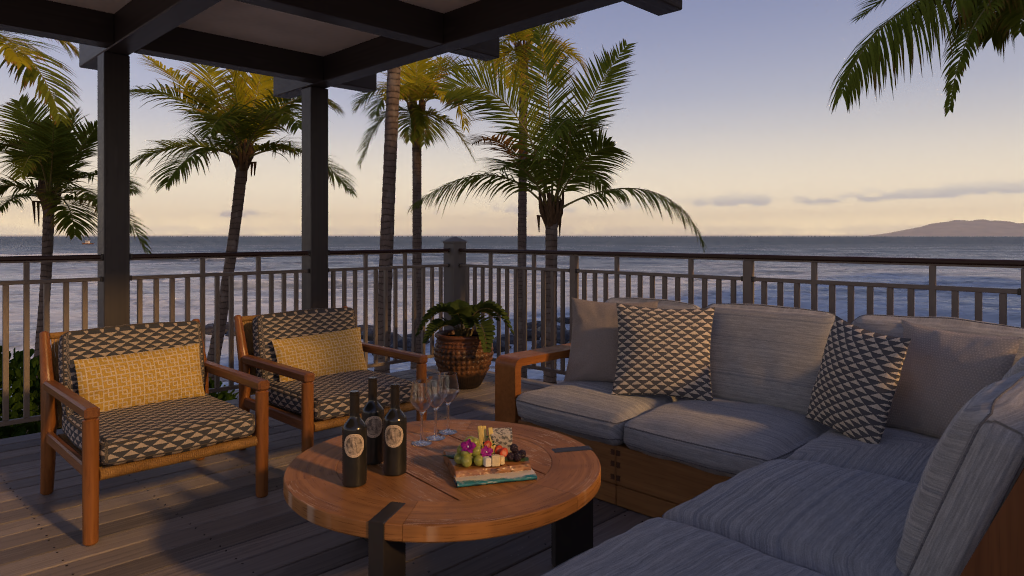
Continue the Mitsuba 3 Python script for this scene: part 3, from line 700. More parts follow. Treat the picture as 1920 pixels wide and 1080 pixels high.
# ================================================================== armchairs
def armchair_parts():
    """One low lounge chair, its seat towards +x, at y = 0: {part: (mesh, material, smooth, uv)}."""
    P = {}; W = .345
    for k, s in enumerate((-1, 1)):
        P[num('front_leg', k)] = (turned([(1.83, s * W, 0.002), (1.83, s * W, .25), (1.83, s * W, .489)], [.027, .029, .029], 20), 'chair_wood_z', 35, None)
        P[num('rear_leg', k)] = (turned([(1.088, s * W, .002), (1.115, s * W, .16), (1.128, s * W, .33), (1.120, s * W, .50), (1.086, s * W, .585), (1.030, s * W, .745)], [.026, .029, .031, .031, .027, .020], 20), 'chair_wood_z', 40, None)
        P[num('armrest', k)] = (cat_m([cbox(1.146, 1.859, s * W - .027, s * W + .027, .4895, .535, .009)]), 'chair_wood_x', False, None)
        P[num('side_rail', k)] = (bar((1.14, s * W, .275), (1.803, s * W, .275), .03, .052, c=.012), 'chair_wood_x', False, None)
    # front rail, wound with rattan: every turn is a ridge
    n = 168; y = np.linspace(-.316, .316, n * 2 + 1); r = .0215 + .0022 * (np.arange(len(y)) % 2) + .0008 * np.sin(np.arange(len(y)) * 1.7)
    P['front_rail'] = (tube(np.column_stack([np.full(len(y), 1.828), y, .262 + .0 * y]), r, 12), 'rattan', 60, None)
    P['seat_webbing'] = (cbox(1.15, 1.80, -.315, .315, .268, .282, .003), 'rattan', False, None)
    # back frame wound with cane
    def lean(z): return 1.105 - (z - .34) * .215
    n = 150; y = np.linspace(-.322, .322, 2 * n + 1)
    P['back_rail'] = (tube(np.column_stack([np.full(len(y), lean(.725)), y, np.full(len(y), .722)]), .0150 + .0016 * (np.arange(len(y)) % 2), 10), 'rattan', 60, None)
    sl = []
    for k in range(46):
        yy = -.316 + .632 * (k + .5) / 46
        sl.append(bar((lean(.30) - .004, yy, .30), (lean(.708) - .004, yy, .708), .0125, .006, up=(1, 0, .2), c=.001))
    P['cane_back'] = (cat_m(sl), 'rattan', False, None)
    # cushions
    half = np.array([.345, .312, .056]); M = np.eye(4); M[:3, 3] = (1.515, 0, .342)
    seat = cushion(half, .034, .016, .010, 3, .007, 5, M); v = seat.metadata['flat'] + M[:3, 3]
    fr = np.clip((v[:, 0] - 1.835) / .02, 0, 1)
    uv = np.column_stack([v[:, 1] + 5, (1.515 - v[:, 0]) + (v[:, 2] - .342) + 5.0])
    sd = np.abs(v[:, 1]) > .298; uv[sd] = np.column_stack([v[sd, 0] * 1.0 + 5 + .04, v[sd, 2] - .342 + 5.0])
    P['seat_cushion'] = (seat, 'triangle_seat_fabric', True, uv)
    P['seat_cushion__piping'] = (cushion_piping(half, .034, .016, .010, 3, .007, (.70, -.70), M), 'chair_welt', True, None)
    half = np.array([.198, .305, .050]); z = np.array([1, 0, .215]); z /= np.linalg.norm(z); x = np.array([-.215, 0, 1.0])
    M = frame((1.205, 0, .555), x, z)
    back = cushion(half, .030, .018, .012, 9, .007, 5, M)
    loc = back.metadata['flat']
    uv = np.column_stack([loc[:, 1] + 5, loc[:, 0] + loc[:, 2] * .8 + 5.0])
    sd = np.abs(loc[:, 1]) > .292; uv[sd] = np.column_stack([loc[sd, 2] + 5, loc[sd, 0] + 5.0])
    P['back_cushion'] = (back, 'triangle_back_fabric', True, uv)
    P['back_cushion__piping'] = (cushion_piping(half, .030, .018, .012, 9, .007, (.70, -.70), M), 'chair_welt', True, None)
    return P
mat('chair_welt', prin((0.075, 0.065, 0.058), 0.9, 0.1))
made = {k: mikit.ply(m, b, smooth=s, uv=uv) for k, (m, b, s, uv) in armchair_parts().items()}
for j, (y, lab) in enumerate(((-3.055, 'wooden armchair at the far left with triangle print cushions and yellow pillow'), (-2.130, 'wooden armchair with triangle print cushions between the left armchair and the plant'))):
    key = num('armchair', j); tag(key, lab, 'armchair', 'wooden lounge armchairs')
    for p, d in made.items(): scene[f'{key}__{p}'] = {**d, 'to_world': T().translate([0.0 if j == 0 else -.012, y, 0])}

def put_pillow(key, label, centre, nrm, w, h, t, fabric, lean=0.3, roll=0.0, seed=1, pinch=0.06, wr=0.006, group=None):
    n = np.array([nrm[0], nrm[1], 0.0]); n /= np.linalg.norm(n); z = n * math.cos(lean) + UP * math.sin(lean)
    x = np.cross(UP, n); y = np.cross(z, x)
    x2 = x * math.cos(roll) + y * math.sin(roll)
    M = frame(np.asarray(centre, float), x2, z)
    m, uv = pillow(w, h, t, M, seed, pinch, 44, wr); add(key, m, fabric, True, uv); tag(key, label, 'pillow', group)
put_pillow('yellow_pillow', 'oblong yellow lattice print pillow on the far left armchair', (1.345, -3.065, .515), (1, -.02), .545, .275, .13, 'yellow_fabric', .25, .03, 3, .03)
put_pillow('yellow_pillow_001', 'oblong yellow lattice print pillow on the armchair nearer the plant', (1.325, -2.115, .500), (1, -.02), .560, .285, .14, 'yellow_fabric', .30, .035, 8, .045)

# ================================================================== sectional sofa
t = 'sectional_sofa'; tag(t, 'L shaped wooden sectional sofa with blue grey striped cushions', 'sofa')
def sofa_cushion(name, x0, x1, y0, y1, z0, z1, along, seed, r=.05, crown=.035, mitre=False, n=5):
    half = np.array([x1 - x0, y1 - y0, z1 - z0]) / 2; c = np.array([x0 + x1, y0 + y1, z0 + z1]) / 2
    M = np.eye(4); M[:3, 3] = c
    m = cushion(half, r, crown, .018, seed, .016, n, M); l = m.metadata['flat']
    if mitre:
        a, b = -(l[:, 0] + half[0]), -(l[:, 1] + half[1]); uv = np.column_stack([l[:, 0] + l[:, 1], np.minimum(a, b) * -1 - l[:, 2] + 3 + seed])
    elif along == 'x': uv = np.column_stack([l[:, 0] + 3 * seed, l[:, 1] + l[:, 2] + 3 + seed])
    else: uv = np.column_stack([l[:, 1] + 3 * seed, l[:, 0] + l[:, 2] + 3 + seed])
    add(f'{t}__{name}', m, 'sofa_fabric', True, uv)
    add(f'{t}__{name}__welt', cushion_piping(half, r, crown, .018, seed, .016, (.62, -.62), M, .003), 'sofa_welt', True)
ZC0, ZC1 = .272, .405
sofa_cushion('seat_cushion', 2.437, 3.078, -1.69, -.86, ZC0, ZC1, 'x', 2)
sofa_cushion('seat_cushion_001', 3.092, 3.775, -1.70, -.86, ZC0, ZC1, 'x', 5)
sofa_cushion('corner_cushion', 3.785, 4.60, -1.685, -.86, ZC0, ZC1, 'x', 7, mitre=True)
sofa_cushion('seat_cushion_002', 3.775, 4.52, -2.445, -1.700, ZC0, ZC1 + .012, 'y', 8)
sofa_cushion('seat_cushion_003', 3.765, 4.52, -3.34, -2.462, ZC0, ZC1 + .012, 'y', 11)
def back_cushion(name, centre, half, lean, facing, seed, crown=.05, n=5):
    """half = (across, up, thickness / 2); facing = horizontal direction its front looks."""
    f = np.array([facing[0], facing[1], 0.0]); z = f * math.cos(lean) + UP * math.sin(lean); x = np.cross(UP, f)
    M = frame(np.asarray(centre, float), x, z)
    m = cushion(np.asarray(half, float), .066, crown, .02, seed, .009, n, M); loc = m.metadata['flat']
    uv = np.column_stack([loc[:, 0] + 3 * seed, loc[:, 1] + loc[:, 2] * .9 + 3 + seed])
    end = (np.abs(loc[:, 0]) > half[0] - .012)
    uv[end] = np.column_stack([loc[end, 1] + seed, loc[end, 2] + 3 + seed])
    add(f'{t}__{name}', m, 'sofa_fabric', True, uv)
    add(f'{t}__{name}__welt', cushion_piping(np.asarray(half, float), .066, crown, .02, seed, .009, (.62, -.62), M, .003), 'sofa_welt', True)
back_cushion('back_cushion', (2.720, -.930, .600), (.320, .235, .085), .36, (0, -1), 21)
back_cushion('back_cushion_001', (3.415, -.985, .605), (.345, .250, .09), .36, (0, -1), 23)
back_cushion('back_cushion_002', (4.13, -.96, .610), (.345, .240, .09), .36, (0, -1), 27)
back_cushion('back_cushion_003', (4.515, -2.045, .590), (.352, .250, .078), .36, (-1, 0), 31, n=6)
back_cushion('back_cushion_004', (4.520, -1.385, .605), (.290, .245, .085), .34, (-1, 0), 33)
# base boxes, with the joint between the two units and the gap above the plinth
def base(name, x0, x1, y0, y1, mt): add(f'{t}__{name}', cbox(x0, x1, y0, y1, .096, .268, .004), mt)
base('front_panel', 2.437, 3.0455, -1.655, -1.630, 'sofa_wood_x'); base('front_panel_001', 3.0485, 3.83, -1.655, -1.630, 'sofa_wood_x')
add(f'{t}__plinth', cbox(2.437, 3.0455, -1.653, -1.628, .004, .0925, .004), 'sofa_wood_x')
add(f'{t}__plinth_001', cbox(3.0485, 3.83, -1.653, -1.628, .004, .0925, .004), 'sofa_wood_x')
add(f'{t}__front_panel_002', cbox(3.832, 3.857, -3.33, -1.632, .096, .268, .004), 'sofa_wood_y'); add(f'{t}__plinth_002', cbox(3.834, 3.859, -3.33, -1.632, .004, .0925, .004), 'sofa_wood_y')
add(f'{t}__seat_deck', cat_m([cbox(2.44, 4.62, -1.628, -.70, .02, .262, .004), cbox(3.86, 4.52, -3.33, -1.64, .02, .262, .004)]), 'sofa_wood_x')
k = 0
for xj in (3.0215, 3.0525):
    for zc in (.238, .186, .128):
        add(num(f'{t}__finger_joint', k), cbox(xj, xj + .020, -1.6575, -1.650, zc - .012, zc + .012, .0008), 'joint_wood'); k += 1
# arm: a flat board bent over at the front
prof = [(-1.655, .004), (-1.655, .535)]
def arm():
    pts = []; R = .045
    for a in np.linspace(math.pi, math.pi / 2, 7): pts.append((-1.655 + R + R * math.cos(a), .570 - R + R * math.sin(a)))
    outer = [(-1.655, .004)] + pts + [(-.70, .570)]
    inner = [(-.70, .530)]
    r2 = .012
    for a in np.linspace(math.pi / 2, math.pi, 5): inner.append((-1.612 + r2 + r2 * math.cos(a), .530 - r2 + r2 * math.sin(a)))
    inner.append((-1.612, .004))
    pg = sg.Polygon(outer + inner); m = trimesh.creation.extrude_polygon(pg, .148, engine='earcut')
    v = m.vertices.copy(); m.vertices = np.column_stack([2.274 + v[:, 2], v[:, 0], v[:, 1]]); m.invert() if m.volume < 0 else None
    return m
add(f'{t}__arm', arm(), 'teak_arm'); wood('teak_arm', 1, (0.20, 0.065, 0.014), (0.44, 0.175, 0.046), 0.34, seed=6)
add(f'{t}__arm_post', cbox(2.274, 2.422, -.698, -.655, .004, .570, .005), 'sofa_wood_z')
add(f'{t}__back_frame', cat_m([bar((2.44, -.80, .262), (2.44 + 2.2, -.80, .262), .03, .03)] + [bar((2.44, -.79 + (z - .3) * .36, z), (4.66, -.79 + (z - .3) * .36, z), .022, .095, up=(0, .36, 1), c=.004) for z in (.36, .48, .60)]), 'sofa_wood_x', False)
# right hand back board, leaning, its end seen beside the near back cushion
add(f'{t}__back_board', bar((4.470, -1.76, .335), (4.675, -1.76, .815), 1.27, .030, up=(1, 0, -.43), c=.006), 'sofa_wood_z', False)
pg = sg.Polygon([(4.300, .004), (4.800, .004), (4.800, .812), (4.662, .812), (4.425, .27), (4.300, .255)])
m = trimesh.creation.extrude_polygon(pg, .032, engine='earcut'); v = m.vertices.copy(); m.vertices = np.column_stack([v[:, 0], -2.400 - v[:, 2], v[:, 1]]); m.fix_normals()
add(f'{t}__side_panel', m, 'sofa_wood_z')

put_pillow('taupe_pillow', 'plain taupe square pillow in the corner by the wooden sofa arm', (2.690, -1.215, .642), (.36, -.93), .475, .455, .15, 'taupe_fabric', .30, .0, 4, .09, .008)
put_pillow('triangle_pillow', 'square triangle print pillow leaning against the plain taupe pillow', (3.045, -1.270, .640), (.50, -.87), .475, .455, .17, 'triangle_pillow_fabric', .30, -.02, 6, .085, .007)
put_pillow('triangle_pillow_001', 'tilted triangle print pillow at the sofa corner beside the dotted beige pillow', (3.915, -1.270, .625), (-.52, -.86), .41, .455, .16, 'triangle_pillow_fabric', .25, -.10, 13, .085)
put_pillow('dotted_pillow', 'dotted beige square pillow in the sofa corner, rightmost of the pillows', (4.190, -1.110, .630), (-.30, -.95), .45, .45, .17, 'dotted_fabric', .30, -.03, 17, .085, .008)

# ================================================================== coffee table
t = 'coffee_table'; tag(t, 'round teak coffee table with dark metal legs let into its rim', 'table')
def sweep_arc(prof, a0, a1, n):
    """A closed (r, z) profile swept about the table's centre from bearing a0 to a1."""
    a = np.linspace(a0, a1, n); pr = np.asarray(prof, float); k = len(pr)
    V = np.stack([TC[0] + pr[None, :, 0] * np.cos(a)[:, None], TC[1] + pr[None, :, 0] * np.sin(a)[:, None], np.broadcast_to(pr[None, :, 1], (n, k))], -1).reshape(-1, 3)
    F = []
    for i in range(n - 1):
        for j in range(k):
            q = [i * k + j, i * k + (j + 1) % k, (i + 1) * k + (j + 1) % k, (i + 1) * k + j]; F += [[q[0], q[2], q[1]], [q[0], q[3], q[2]]]
    for j in range(1, k - 1): F += [[0, j, j + 1], [(n - 1) * k, (n - 1) * k + j + 1, (n - 1) * k + j]]
    m = trimesh.Trimesh(V, np.array(F), process=False)
    if m.volume < 0: m.invert()
    return m
RO, RI, TH = .534, .368, .050
prof = [(RI, TZ - TH), (RO - .005, TZ - TH), (RO, TZ - TH + .005), (RO, TZ - .007), (RO - .002, TZ - .002), (RO - .007, TZ), (RI + .001, TZ), (RI, TZ - .001)]
for k in range(6):
    a0 = math.radians(8 + 60 * k); add(num(f'{t}__rim_board', k), sweep_arc(prof, a0 + .0012, a0 + math.radians(60) - .0012, 36), f'table_ring_wood_{(k * 2) % 3}', 30)
circle = sg.Point(0, 0).buffer(RI - .0012, 64); e = np.array([math.cos(TDIR), math.sin(TDIR)])
lines = [-.9, -.168, .176, .9]
for k in range(3):
    b = sg.box(-1, lines[k] + .0035, 1, lines[k + 1] - .0035).intersection(circle)
    m = trimesh.creation.extrude_polygon(b, TH - .006, engine='earcut'); v = m.vertices
    m.vertices = np.column_stack([TC[0] + v[:, 0] * e[0] - v[:, 1] * e[1], TC[1] + v[:, 0] * e[1] + v[:, 1] * e[0], v[:, 2] + TZ - TH + .005])
    add(num(f'{t}__top_board', k), m, f'table_board_wood_{k}')
for k, a in enumerate((-60, 60, 180)):
    a = math.radians(a); d = np.array([math.cos(a), math.sin(a), 0]); c0 = np.array([TC[0], TC[1], 0])
    add(num(f'{t}__leg', k), bar(c0 + d * .392 + UP * .212, c0 + d * .538 + UP * .212, .047, .4200, c=.002), 'bronze_metal')
    add(num(f'{t}__brace', k), bar(c0 + d * .02 + UP * .34, c0 + d * .391 + UP * .34, .04, .03), 'bronze_metal')

# ---- bottles
def bottle_prof():
    b = [(0, .010), (.020, .006), (.031, .001), (.0362, .003), (.0375, .010), (.0378, .10), (.0382, .165), (.0380, .176)]
    for a in np.linspace(0, 1, 9)[1:]:
        s = a * a * (3 - 2 * a); b.append((.0380 + (.0152 - .0380) * s, .176 + .040 * a))
    return b + [(.0148, .225)]
foil = [(.0150, .2245), (.0152, .262), (.0148, .280), (.0162, .2815), (.0163, .2855), (.0150, .2868), (.0152, .2895), (.0142, .2905), (.0, .2905)]
bot_d, foil_d = mikit.ply(lathe(bottle_prof(), 40), 'bottle_glass', smooth=40), mikit.ply(lathe(foil, 32), 'bottle_foil', smooth=35)
def label_patch():
    n, m = 15, 40; rr = np.linspace(0, 1, n); aa = np.linspace(0, 2 * np.pi, m); r, a = np.meshgrid(rr, aa, indexing='ij')
    sq = (np.abs(np.cos(a)) ** 2.15 + np.abs(np.sin(a)) ** 2.15) ** (-1 / 2.15)
    x, y = r * sq * np.cos(a) * .0335, r * sq * np.sin(a) * .0365; th = x / .0385
    P = np.stack([.0387 * np.sin(th), -.0387 * np.cos(th), .131 + y], -1); uv = np.stack([r * np.cos(a) * .5 + .5, r * np.sin(a) * .5 + .5], -1).reshape(-1, 2)
    return grid_mesh(P[:, ::-1]), uv.reshape(n, m, 2)[:, ::-1].reshape(-1, 2)
lm, luv = label_patch(); label_d = mikit.ply(lm, two({'type': 'ref', 'id': 'bottle_label_paper'}), smooth=True, uv=luv)
spots = [((3.004, -2.957), 55, 'dark wine bottle nearest the camera, frontmost of the three on the table'), ((2.868, -2.800), 62, 'dark wine bottle at the back of the three, partly hidden'), ((3.010, -2.808), 47, 'dark wine bottle on the right of the three, nearest the glasses')]
for k, ((x, y), rot, lab) in enumerate(spots):
    key = num('wine_bottle', k); tag(key, lab, 'bottle', 'wine bottles on the coffee table'); W = T().translate([x, y, TZ + .001]).rotate([0, 0, 1], rot)
    for p, d in (('body', bot_d), ('foil_capsule', foil_d), ('paper_label', label_d)): scene[f'{key}__{p}'] = {**d, 'to_world': W}

# ---- glasses
foot = [(0, 0), (.034, 0), (.0372, .0010), (.0375, .0020), (.030, .0034), (.014, .0062), (.0066, .0120), (.0052, .0200), (.0048, .06), (.0048, .095), (.0052, .1080), (0, .1080)]
bowl = [(0, .1083), (.0054, .1083), (.0088, .1135), (.020, .126), (.034, .143), (.0435, .159), (.0450, .163), (.0443, .170), (.0395, .200), (.0348, .232), (.0343, .2326), (.0337, .232), (.0384, .200), (.0431, .170), (.0438, .163), (.0424, .1595), (.033, .1445), (.019, .1275), (.007, .1165), (0, .1145)]
bowl_d, foot_d = mikit.ply(lathe(bowl, 48), 'clear_glass', smooth=30), mikit.ply(lathe(foot, 48), 'stem_glass', smooth=30)
for k, ((x, y), lab) in enumerate((((2.818, -2.551), 'empty stemmed wine glass nearest the bottles'), ((2.802, -2.472), 'empty stemmed wine glass in the middle of the three'), ((2.774, -2.388), 'empty stemmed wine glass farthest from the bottles, nearest the sofa arm'))):
    key = num('wine_glass', k); tag(key, lab, 'wine glass', 'empty wine glasses on the coffee table'); W = T().translate([x, y, TZ + .001])
    scene[f'{key}__bowl'] = {**bowl_d, 'to_world': W}; scene[f'{key}__stem'] = {**foot_d, 'to_world': W}

# ---- serving board; its own axes: u along the front edge, v away from the camera
BO = np.array([3.258, -2.752, TZ + .0015]); BU = np.array([.124, .220, 0]); BU = BU / np.linalg.norm(BU); BV = np.array([-BU[1], BU[0], 0])
def bp(u, v, w): return BO + BU * u + BV * v + UP * w
def bmap(v): v = np.asarray(v); return BO + v[:, :1] * BU + v[:, 1:2] * BV + v[:, 2:] * UP
tag('serving_board', 'live edge wooden serving board with a blue resin front edge', 'serving board')
def board_block(u0, u1, v0, v1, w0, w1, wob, seed, n=40):
    us = np.linspace(u0, u1, n); prof = [(v0 + .004, w0), (v0, w0 + .006), (v0 + .0015, (w0 + w1) / 2), (v0 + .006, w1 - .004), (v0 + .011, w1), ((v0 + v1) / 2, w1), (v1 - .003, w1), (v1, w1 - .003), (v1, w0)]
    P = np.zeros((n, len(prof) + 1, 3))
    for j, (v, w) in enumerate(prof + prof[:1]):
        dv = (meshkit.fbm(np.stack([us * 26, us * 0 + w * 30, us * 0], -1), 3, seed) - .5) * wob * (1 if j in (0, 1, 2, 3, 4, len(prof)) else 0)
        P[:, j] = np.stack([us, v + dv, w + 0 * us], -1)
    m = grid_mesh(P)
    caps = []
    for e, rev in ((0, False), (n - 1, True)):
        c = P[e, :-1].mean(0); V = np.vstack([P[e, :-1], c]); k = len(prof)
        f = np.array([[j, (j + 1) % k, k] for j in range(k)]); caps.append(trimesh.Trimesh(V, f[:, ::-1] if rev else f, process=False))
    m = cat_m([m] + caps); m.vertices = bmap(m.vertices); m.fix_normals(); return m
add('serving_board__block', board_block(.004, .252, .044, .270, 0, .037, .010, 3), 'board_wood', 50)
def resin():
    n = 50; us = np.linspace(0, .258, n); prof = [(.075, .0), (.004, .0), (.0, .003), (.0, .0085), (.004, .0115), (.034, .0165), (.060, .017)]
    P = np.stack([np.stack([us, v + 0 * us + .004 * (meshkit.noise(np.stack([us * 18, us * 0, us * 0], -1), 4) - .5) * (j in (1, 2, 3)), w + 0 * us], -1) for j, (v, w) in enumerate(prof)], 1)
    m = grid_mesh(P); vv = np.tile(np.array([1.3, 1.1, 1.0, .80, .62, .06, 0]), n); uv = np.column_stack([np.repeat(us, len(prof)), vv])
    m.vertices = bmap(m.vertices); return m, uv
m, uv = resin(); add('serving_board__resin_edge', m, two({'type': 'ref', 'id': 'board_resin'}), True, uv)
BT = .0375
def leaf_blade(pts, wid, n=16, fold=.15, lift=0.0):
    c = bez(pts, n); tt = np.gradient(c, axis=0); tt /= np.linalg.norm(tt, axis=1, keepdims=True); s = np.cross(tt, UP); s /= np.linalg.norm(s, axis=1, keepdims=True) + 1e-9
    f = np.linspace(0, 1, n); w = wid * np.sin(np.pi * np.clip(f * .96 + .03, 0, 1)) ** .6; rows = []
    for q in (-1, -.5, 0, .5, 1): rows.append(c + s * (w * q)[:, None] + UP * (abs(q) * fold * w + lift * np.sin(f * 9 + q * 2) * .003)[:, None])
    return grid_mesh(np.stack(rows, 1))
add('banana_leaf', leaf_blade([bp(.256, .085, BT + .002), bp(.13, .13, BT + .0045), bp(-.012, .200, BT + .002)], .036, 20, .03, 1), 'board_leaf', True)
tag('banana_leaf', 'long green leaf lying under the food on the board', 'leaf')
# grapes
gs = [(u * 1.08 - .004, v * 1.04, w * 1.08) for u, v, w in [(.045, .072, .0), (.082, .068, .0), (.030, .105, .0), (.062, .104, 0), (.095, .098, 0), (.040, .140, 0), (.075, .138, 0), (.048, .086, .021), (.078, .090, .022), (.040, .118, .021), (.062, .121, .024), (.090, .122, .020), (.056, .103, .043), (.077, .108, .044), (.068, .131, .040)]]
tag('grapes', 'bunch of pale green grapes on the left of the serving board', 'grapes')
base = trimesh.creation.icosphere(3, 1.0)
for k, (u, v, w) in enumerate(gs):
    r = .0160 + .0018 * rng.random(); s = base.copy(); s.vertices = s.vertices * np.array([1, 1, 1.12]) * r
    s.apply_transform(trimesh.transformations.random_rotation_matrix(rng.random(3))); s.apply_translation(bp(u, v, BT + r * .98 + w)); add(num('grapes__grape', k), s, 'grape_skin', True)
add('grapes__stem', cat_m([tube([bp(.06, .10, BT + .02), bp(.062, .11, BT + .05), bp(.075, .14, BT + .055)], .0016, 6)] + [tube([bp(.062, .11, BT + .045), bp(u, v, BT + .02 + w)], .001, 5) for u, v, w in gs[7:]]), 'stem_green')
# orchids
def orchid(key, u, v, w, yaw, pitch_, sc, lab):
    R = trimesh.transformations.euler_matrix(pitch_, 0, yaw); O = bp(u, v, BT + w)
    def petal(a, L, W):
        c = bez([[0, 0, 0], [L * .5, 0, .006], [L, 0, .001]], 8); f = np.linspace(0, 1, 8); wd = W * np.sin(np.pi * np.clip(f * .9 + .08, 0, 1)) ** .7
        g = np.stack([c + np.outer(wd * q, [0, 1, 0]) + np.outer(np.abs(wd * q) * .35 + .002 * np.sin(f * 11 + q * 3), [0, 0, 1]) for q in (-1, -.4, .4, 1)], 1).reshape(-1, 3) * sc
        ca, sa = math.cos(a), math.sin(a); g = g @ np.array([[ca, sa, 0], [-sa, ca, 0], [0, 0, 1]]); g = g @ R[:3, :3].T + O; return grid_mesh(g.reshape(8, 4, 3))
    tag(key, lab, 'flower', 'purple orchid flowers on the serving board')
    for k, (a, L, W) in enumerate(((1.57, .024, .008), (.25, .026, .011), (2.9, .026, .011), (3.9, .024, .008), (5.5, .024, .008), (4.71, .015, .006))): add(num(f'{key}__petal', k), petal(a, L, W), 'orchid_petal', True)
    s = trimesh.creation.icosphere(1, .0032 * sc); s.apply_translation(R[:3, :3] @ np.array([0, 0, .004]) + O); add(f'{key}__throat', s, 'orchid_throat', True)
orchid('orchid_flower', .052, .082, .060, .5, 1.05, 1.05, 'purple orchid flower lying on the green grapes')
orchid('orchid_flower_001', .112, .086, .036, 1.0, .95, .92, 'purple orchid flower between the grapes and the strawberries')
# cheese
def wedge(pts, h, lift=0.0):
    a = np.array([bp(u, v, BT + lift) for u, v in pts]); m = trimesh.convex.convex_hull(np.vstack([a, a + UP * h])); m = m.subdivide().subdivide().subdivide()
    m.vertices += (meshkit.fbm(m.vertices * 90, 3, 5) - .5)[:, None] * .002; return m
def chunk(key, u, v, yaw, sz, lift, tilt, mtl, lab, cat, group=None, pitch_=0.0):
    b = cbox(-sz[0] / 2, sz[0] / 2, -sz[1] / 2, sz[1] / 2, -sz[2] / 2, sz[2] / 2, .0025); b = b.subdivide().subdivide(); b.vertices += (meshkit.fbm(b.vertices * 160 + u * 90, 3, 4) - .5)[:, None] * .0022
    b.apply_transform(trimesh.transformations.euler_matrix(pitch_, tilt, yaw + math.atan2(BU[1], BU[0]))); b.apply_translation(bp(u, v, BT + .003 + lift + sz[2] / 2)); add(key, b, mtl, 35); tag(key, lab, cat, group)
add('blue_cheese', wedge([(.150, .170), (.215, .140), (.238, .232), (.160, .245)], .068), 'blue_cheese_paste', 30); tag('blue_cheese', 'thick wedge of blue veined cheese at the back of the board', 'cheese')
for k, (u, v, yaw, ti, lab) in enumerate(((.122, .205, 1.2, .15, 'yellow cheese stick standing leftmost behind the strawberry'), (.135, .200, 1.3, .22, 'yellow cheese stick standing in the middle of the three'), (.152, .175, 1.35, .34, 'yellow cheese stick leaning on the blue cheese'))):
    chunk(num('cheese_stick', k), u, v, yaw, (.012, .016, .086), .0, ti, 'yellow_cheese_paste', lab, 'cheese', 'yellow cheese sticks', pitch_=-.12)
for k, (u, v, yaw, sz, lab) in enumerate(((.108, .056, .2, (.022, .024, .027), 'small white rinded cheese piece beside the grapes'), (.134, .050, -.15, (.027, .022, .033), 'white cheese cube at the front middle of the board'), (.154, .060, .5, (.018, .022, .026), 'white cheese piece under the strawberry half'))):
    chunk(num('cheese_cube', k), u, v, yaw, sz, .0, .03, 'cheese_rind_paste' if k == 0 else 'white_cheese_paste', lab, 'cheese', 'white cheese pieces')
# strawberries cut in half
def straw_half(key, u, v, w, R, sc, lab):
    n = 18; a = np.linspace(0, np.pi, n); rr = np.linspace(0, 1, 12); tag(key, lab, 'strawberry', 'cut strawberries')
    def rad(s): return .0135 * np.sin(np.pi * np.clip(s, 0, 1) ** .75) ** .75 * (1.05 - .25 * s)
    s = np.linspace(0.001, .999, 20); P = np.stack([np.stack([rad(s) * np.cos(b), rad(s) * np.sin(b) * .95, s * .036 - .018], -1) for b in a], 1) * sc
    F = np.stack([np.stack([rad(s) * q, s * 0, s * .036 - .018], -1) for q in np.linspace(-1, 1, 9)], 1) * sc; uvf = np.stack([np.stack([0 * s + q * 1.0, s * 1.4 - .7], -1) for q in np.linspace(-1, 1, 9)], 1).reshape(-1, 2)
    M = R[:3, :3]; O = bp(u, v, BT + w)
    add(f'{key}__skin', grid_mesh(P @ M.T + O), two({'type': 'ref', 'id': 'strawberry_skin'}), True); add(f'{key}__flesh', grid_mesh(F @ M.T + O), two({'type': 'ref', 'id': 'strawberry_flesh'}), True, uvf)
ea = math.atan2(BU[1], BU[0])
def RR(a, b, c): return trimesh.transformations.euler_matrix(0, 0, ea) @ trimesh.transformations.euler_matrix(a, b, c)
straw_half('strawberry', .172, .080, .030, RR(-.5, 2.35, 0.1), 1.25, 'cut strawberry half lying in front of the blue cheese')
straw_half('strawberry_001', .160, .098, .034, RR(-.4, 2.3, .2), 1.2, 'cut strawberry half behind the front strawberry half')
straw_half('strawberry_002', .122, .118, .046, RR(-.4, 3.5, .2), 1.1, 'cut strawberry half standing behind the orchid flower')
# blackberries
def berry(key, u, v, w, r, lab):
    pts = trimesh.creation.icosphere(1, 1.0).vertices; ms = []
    for q in pts:
        s = trimesh.creation.icosphere(1, r * .36 * (0.9 + .25 * rng.random())); s.apply_translation(q * r * np.array([.82, .82, 1.0])); ms.append(s)
    m = cat_m(ms); m.apply_transform(trimesh.transformations.random_rotation_matrix(rng.random(3))); m.apply_translation(bp(u, v, BT + w + r)); add(key, m, 'blackberry_skin', True); tag(key, lab, 'blackberry', 'blackberries on the right of the board')
for k, (u, v, w, lab) in enumerate(((.196, .090, .002, 'blackberry on the left of the small heap'), (.216, .078, .002, 'blackberry at the front of the heap'), (.236, .098, .004, 'blackberry at the right end of the heap'), (.218, .108, .006, 'blackberry at the back of the heap'), (.209, .098, .026, 'blackberry on top of the heap'))): berry(num('blackberry', k), u, v, w, .0118, lab)
k = 0
tag('mint_sprig', 'small dark green mint sprig among the strawberries', 'herb')
for (u, v, w, a) in ((.105, .118, .045, 2.2), (.112, .125, .050, .8), (.118, .112, .048, 4.0), (.140, .118, .044, .2), (.150, .108, .047, 5.4), (.146, .120, .052, 1.9), (.128, .140, .066, 1.5)):
    c, s = math.cos(a), math.sin(a); add(num('mint_sprig__leaf', k), leaf_blade([bp(u, v, BT + w), bp(u + c * .007, v + s * .007, BT + w + .006), bp(u + c * .015, v + s * .015, BT + w + .002)], .006, 8, .4), 'mint_leaf', True); k += 1

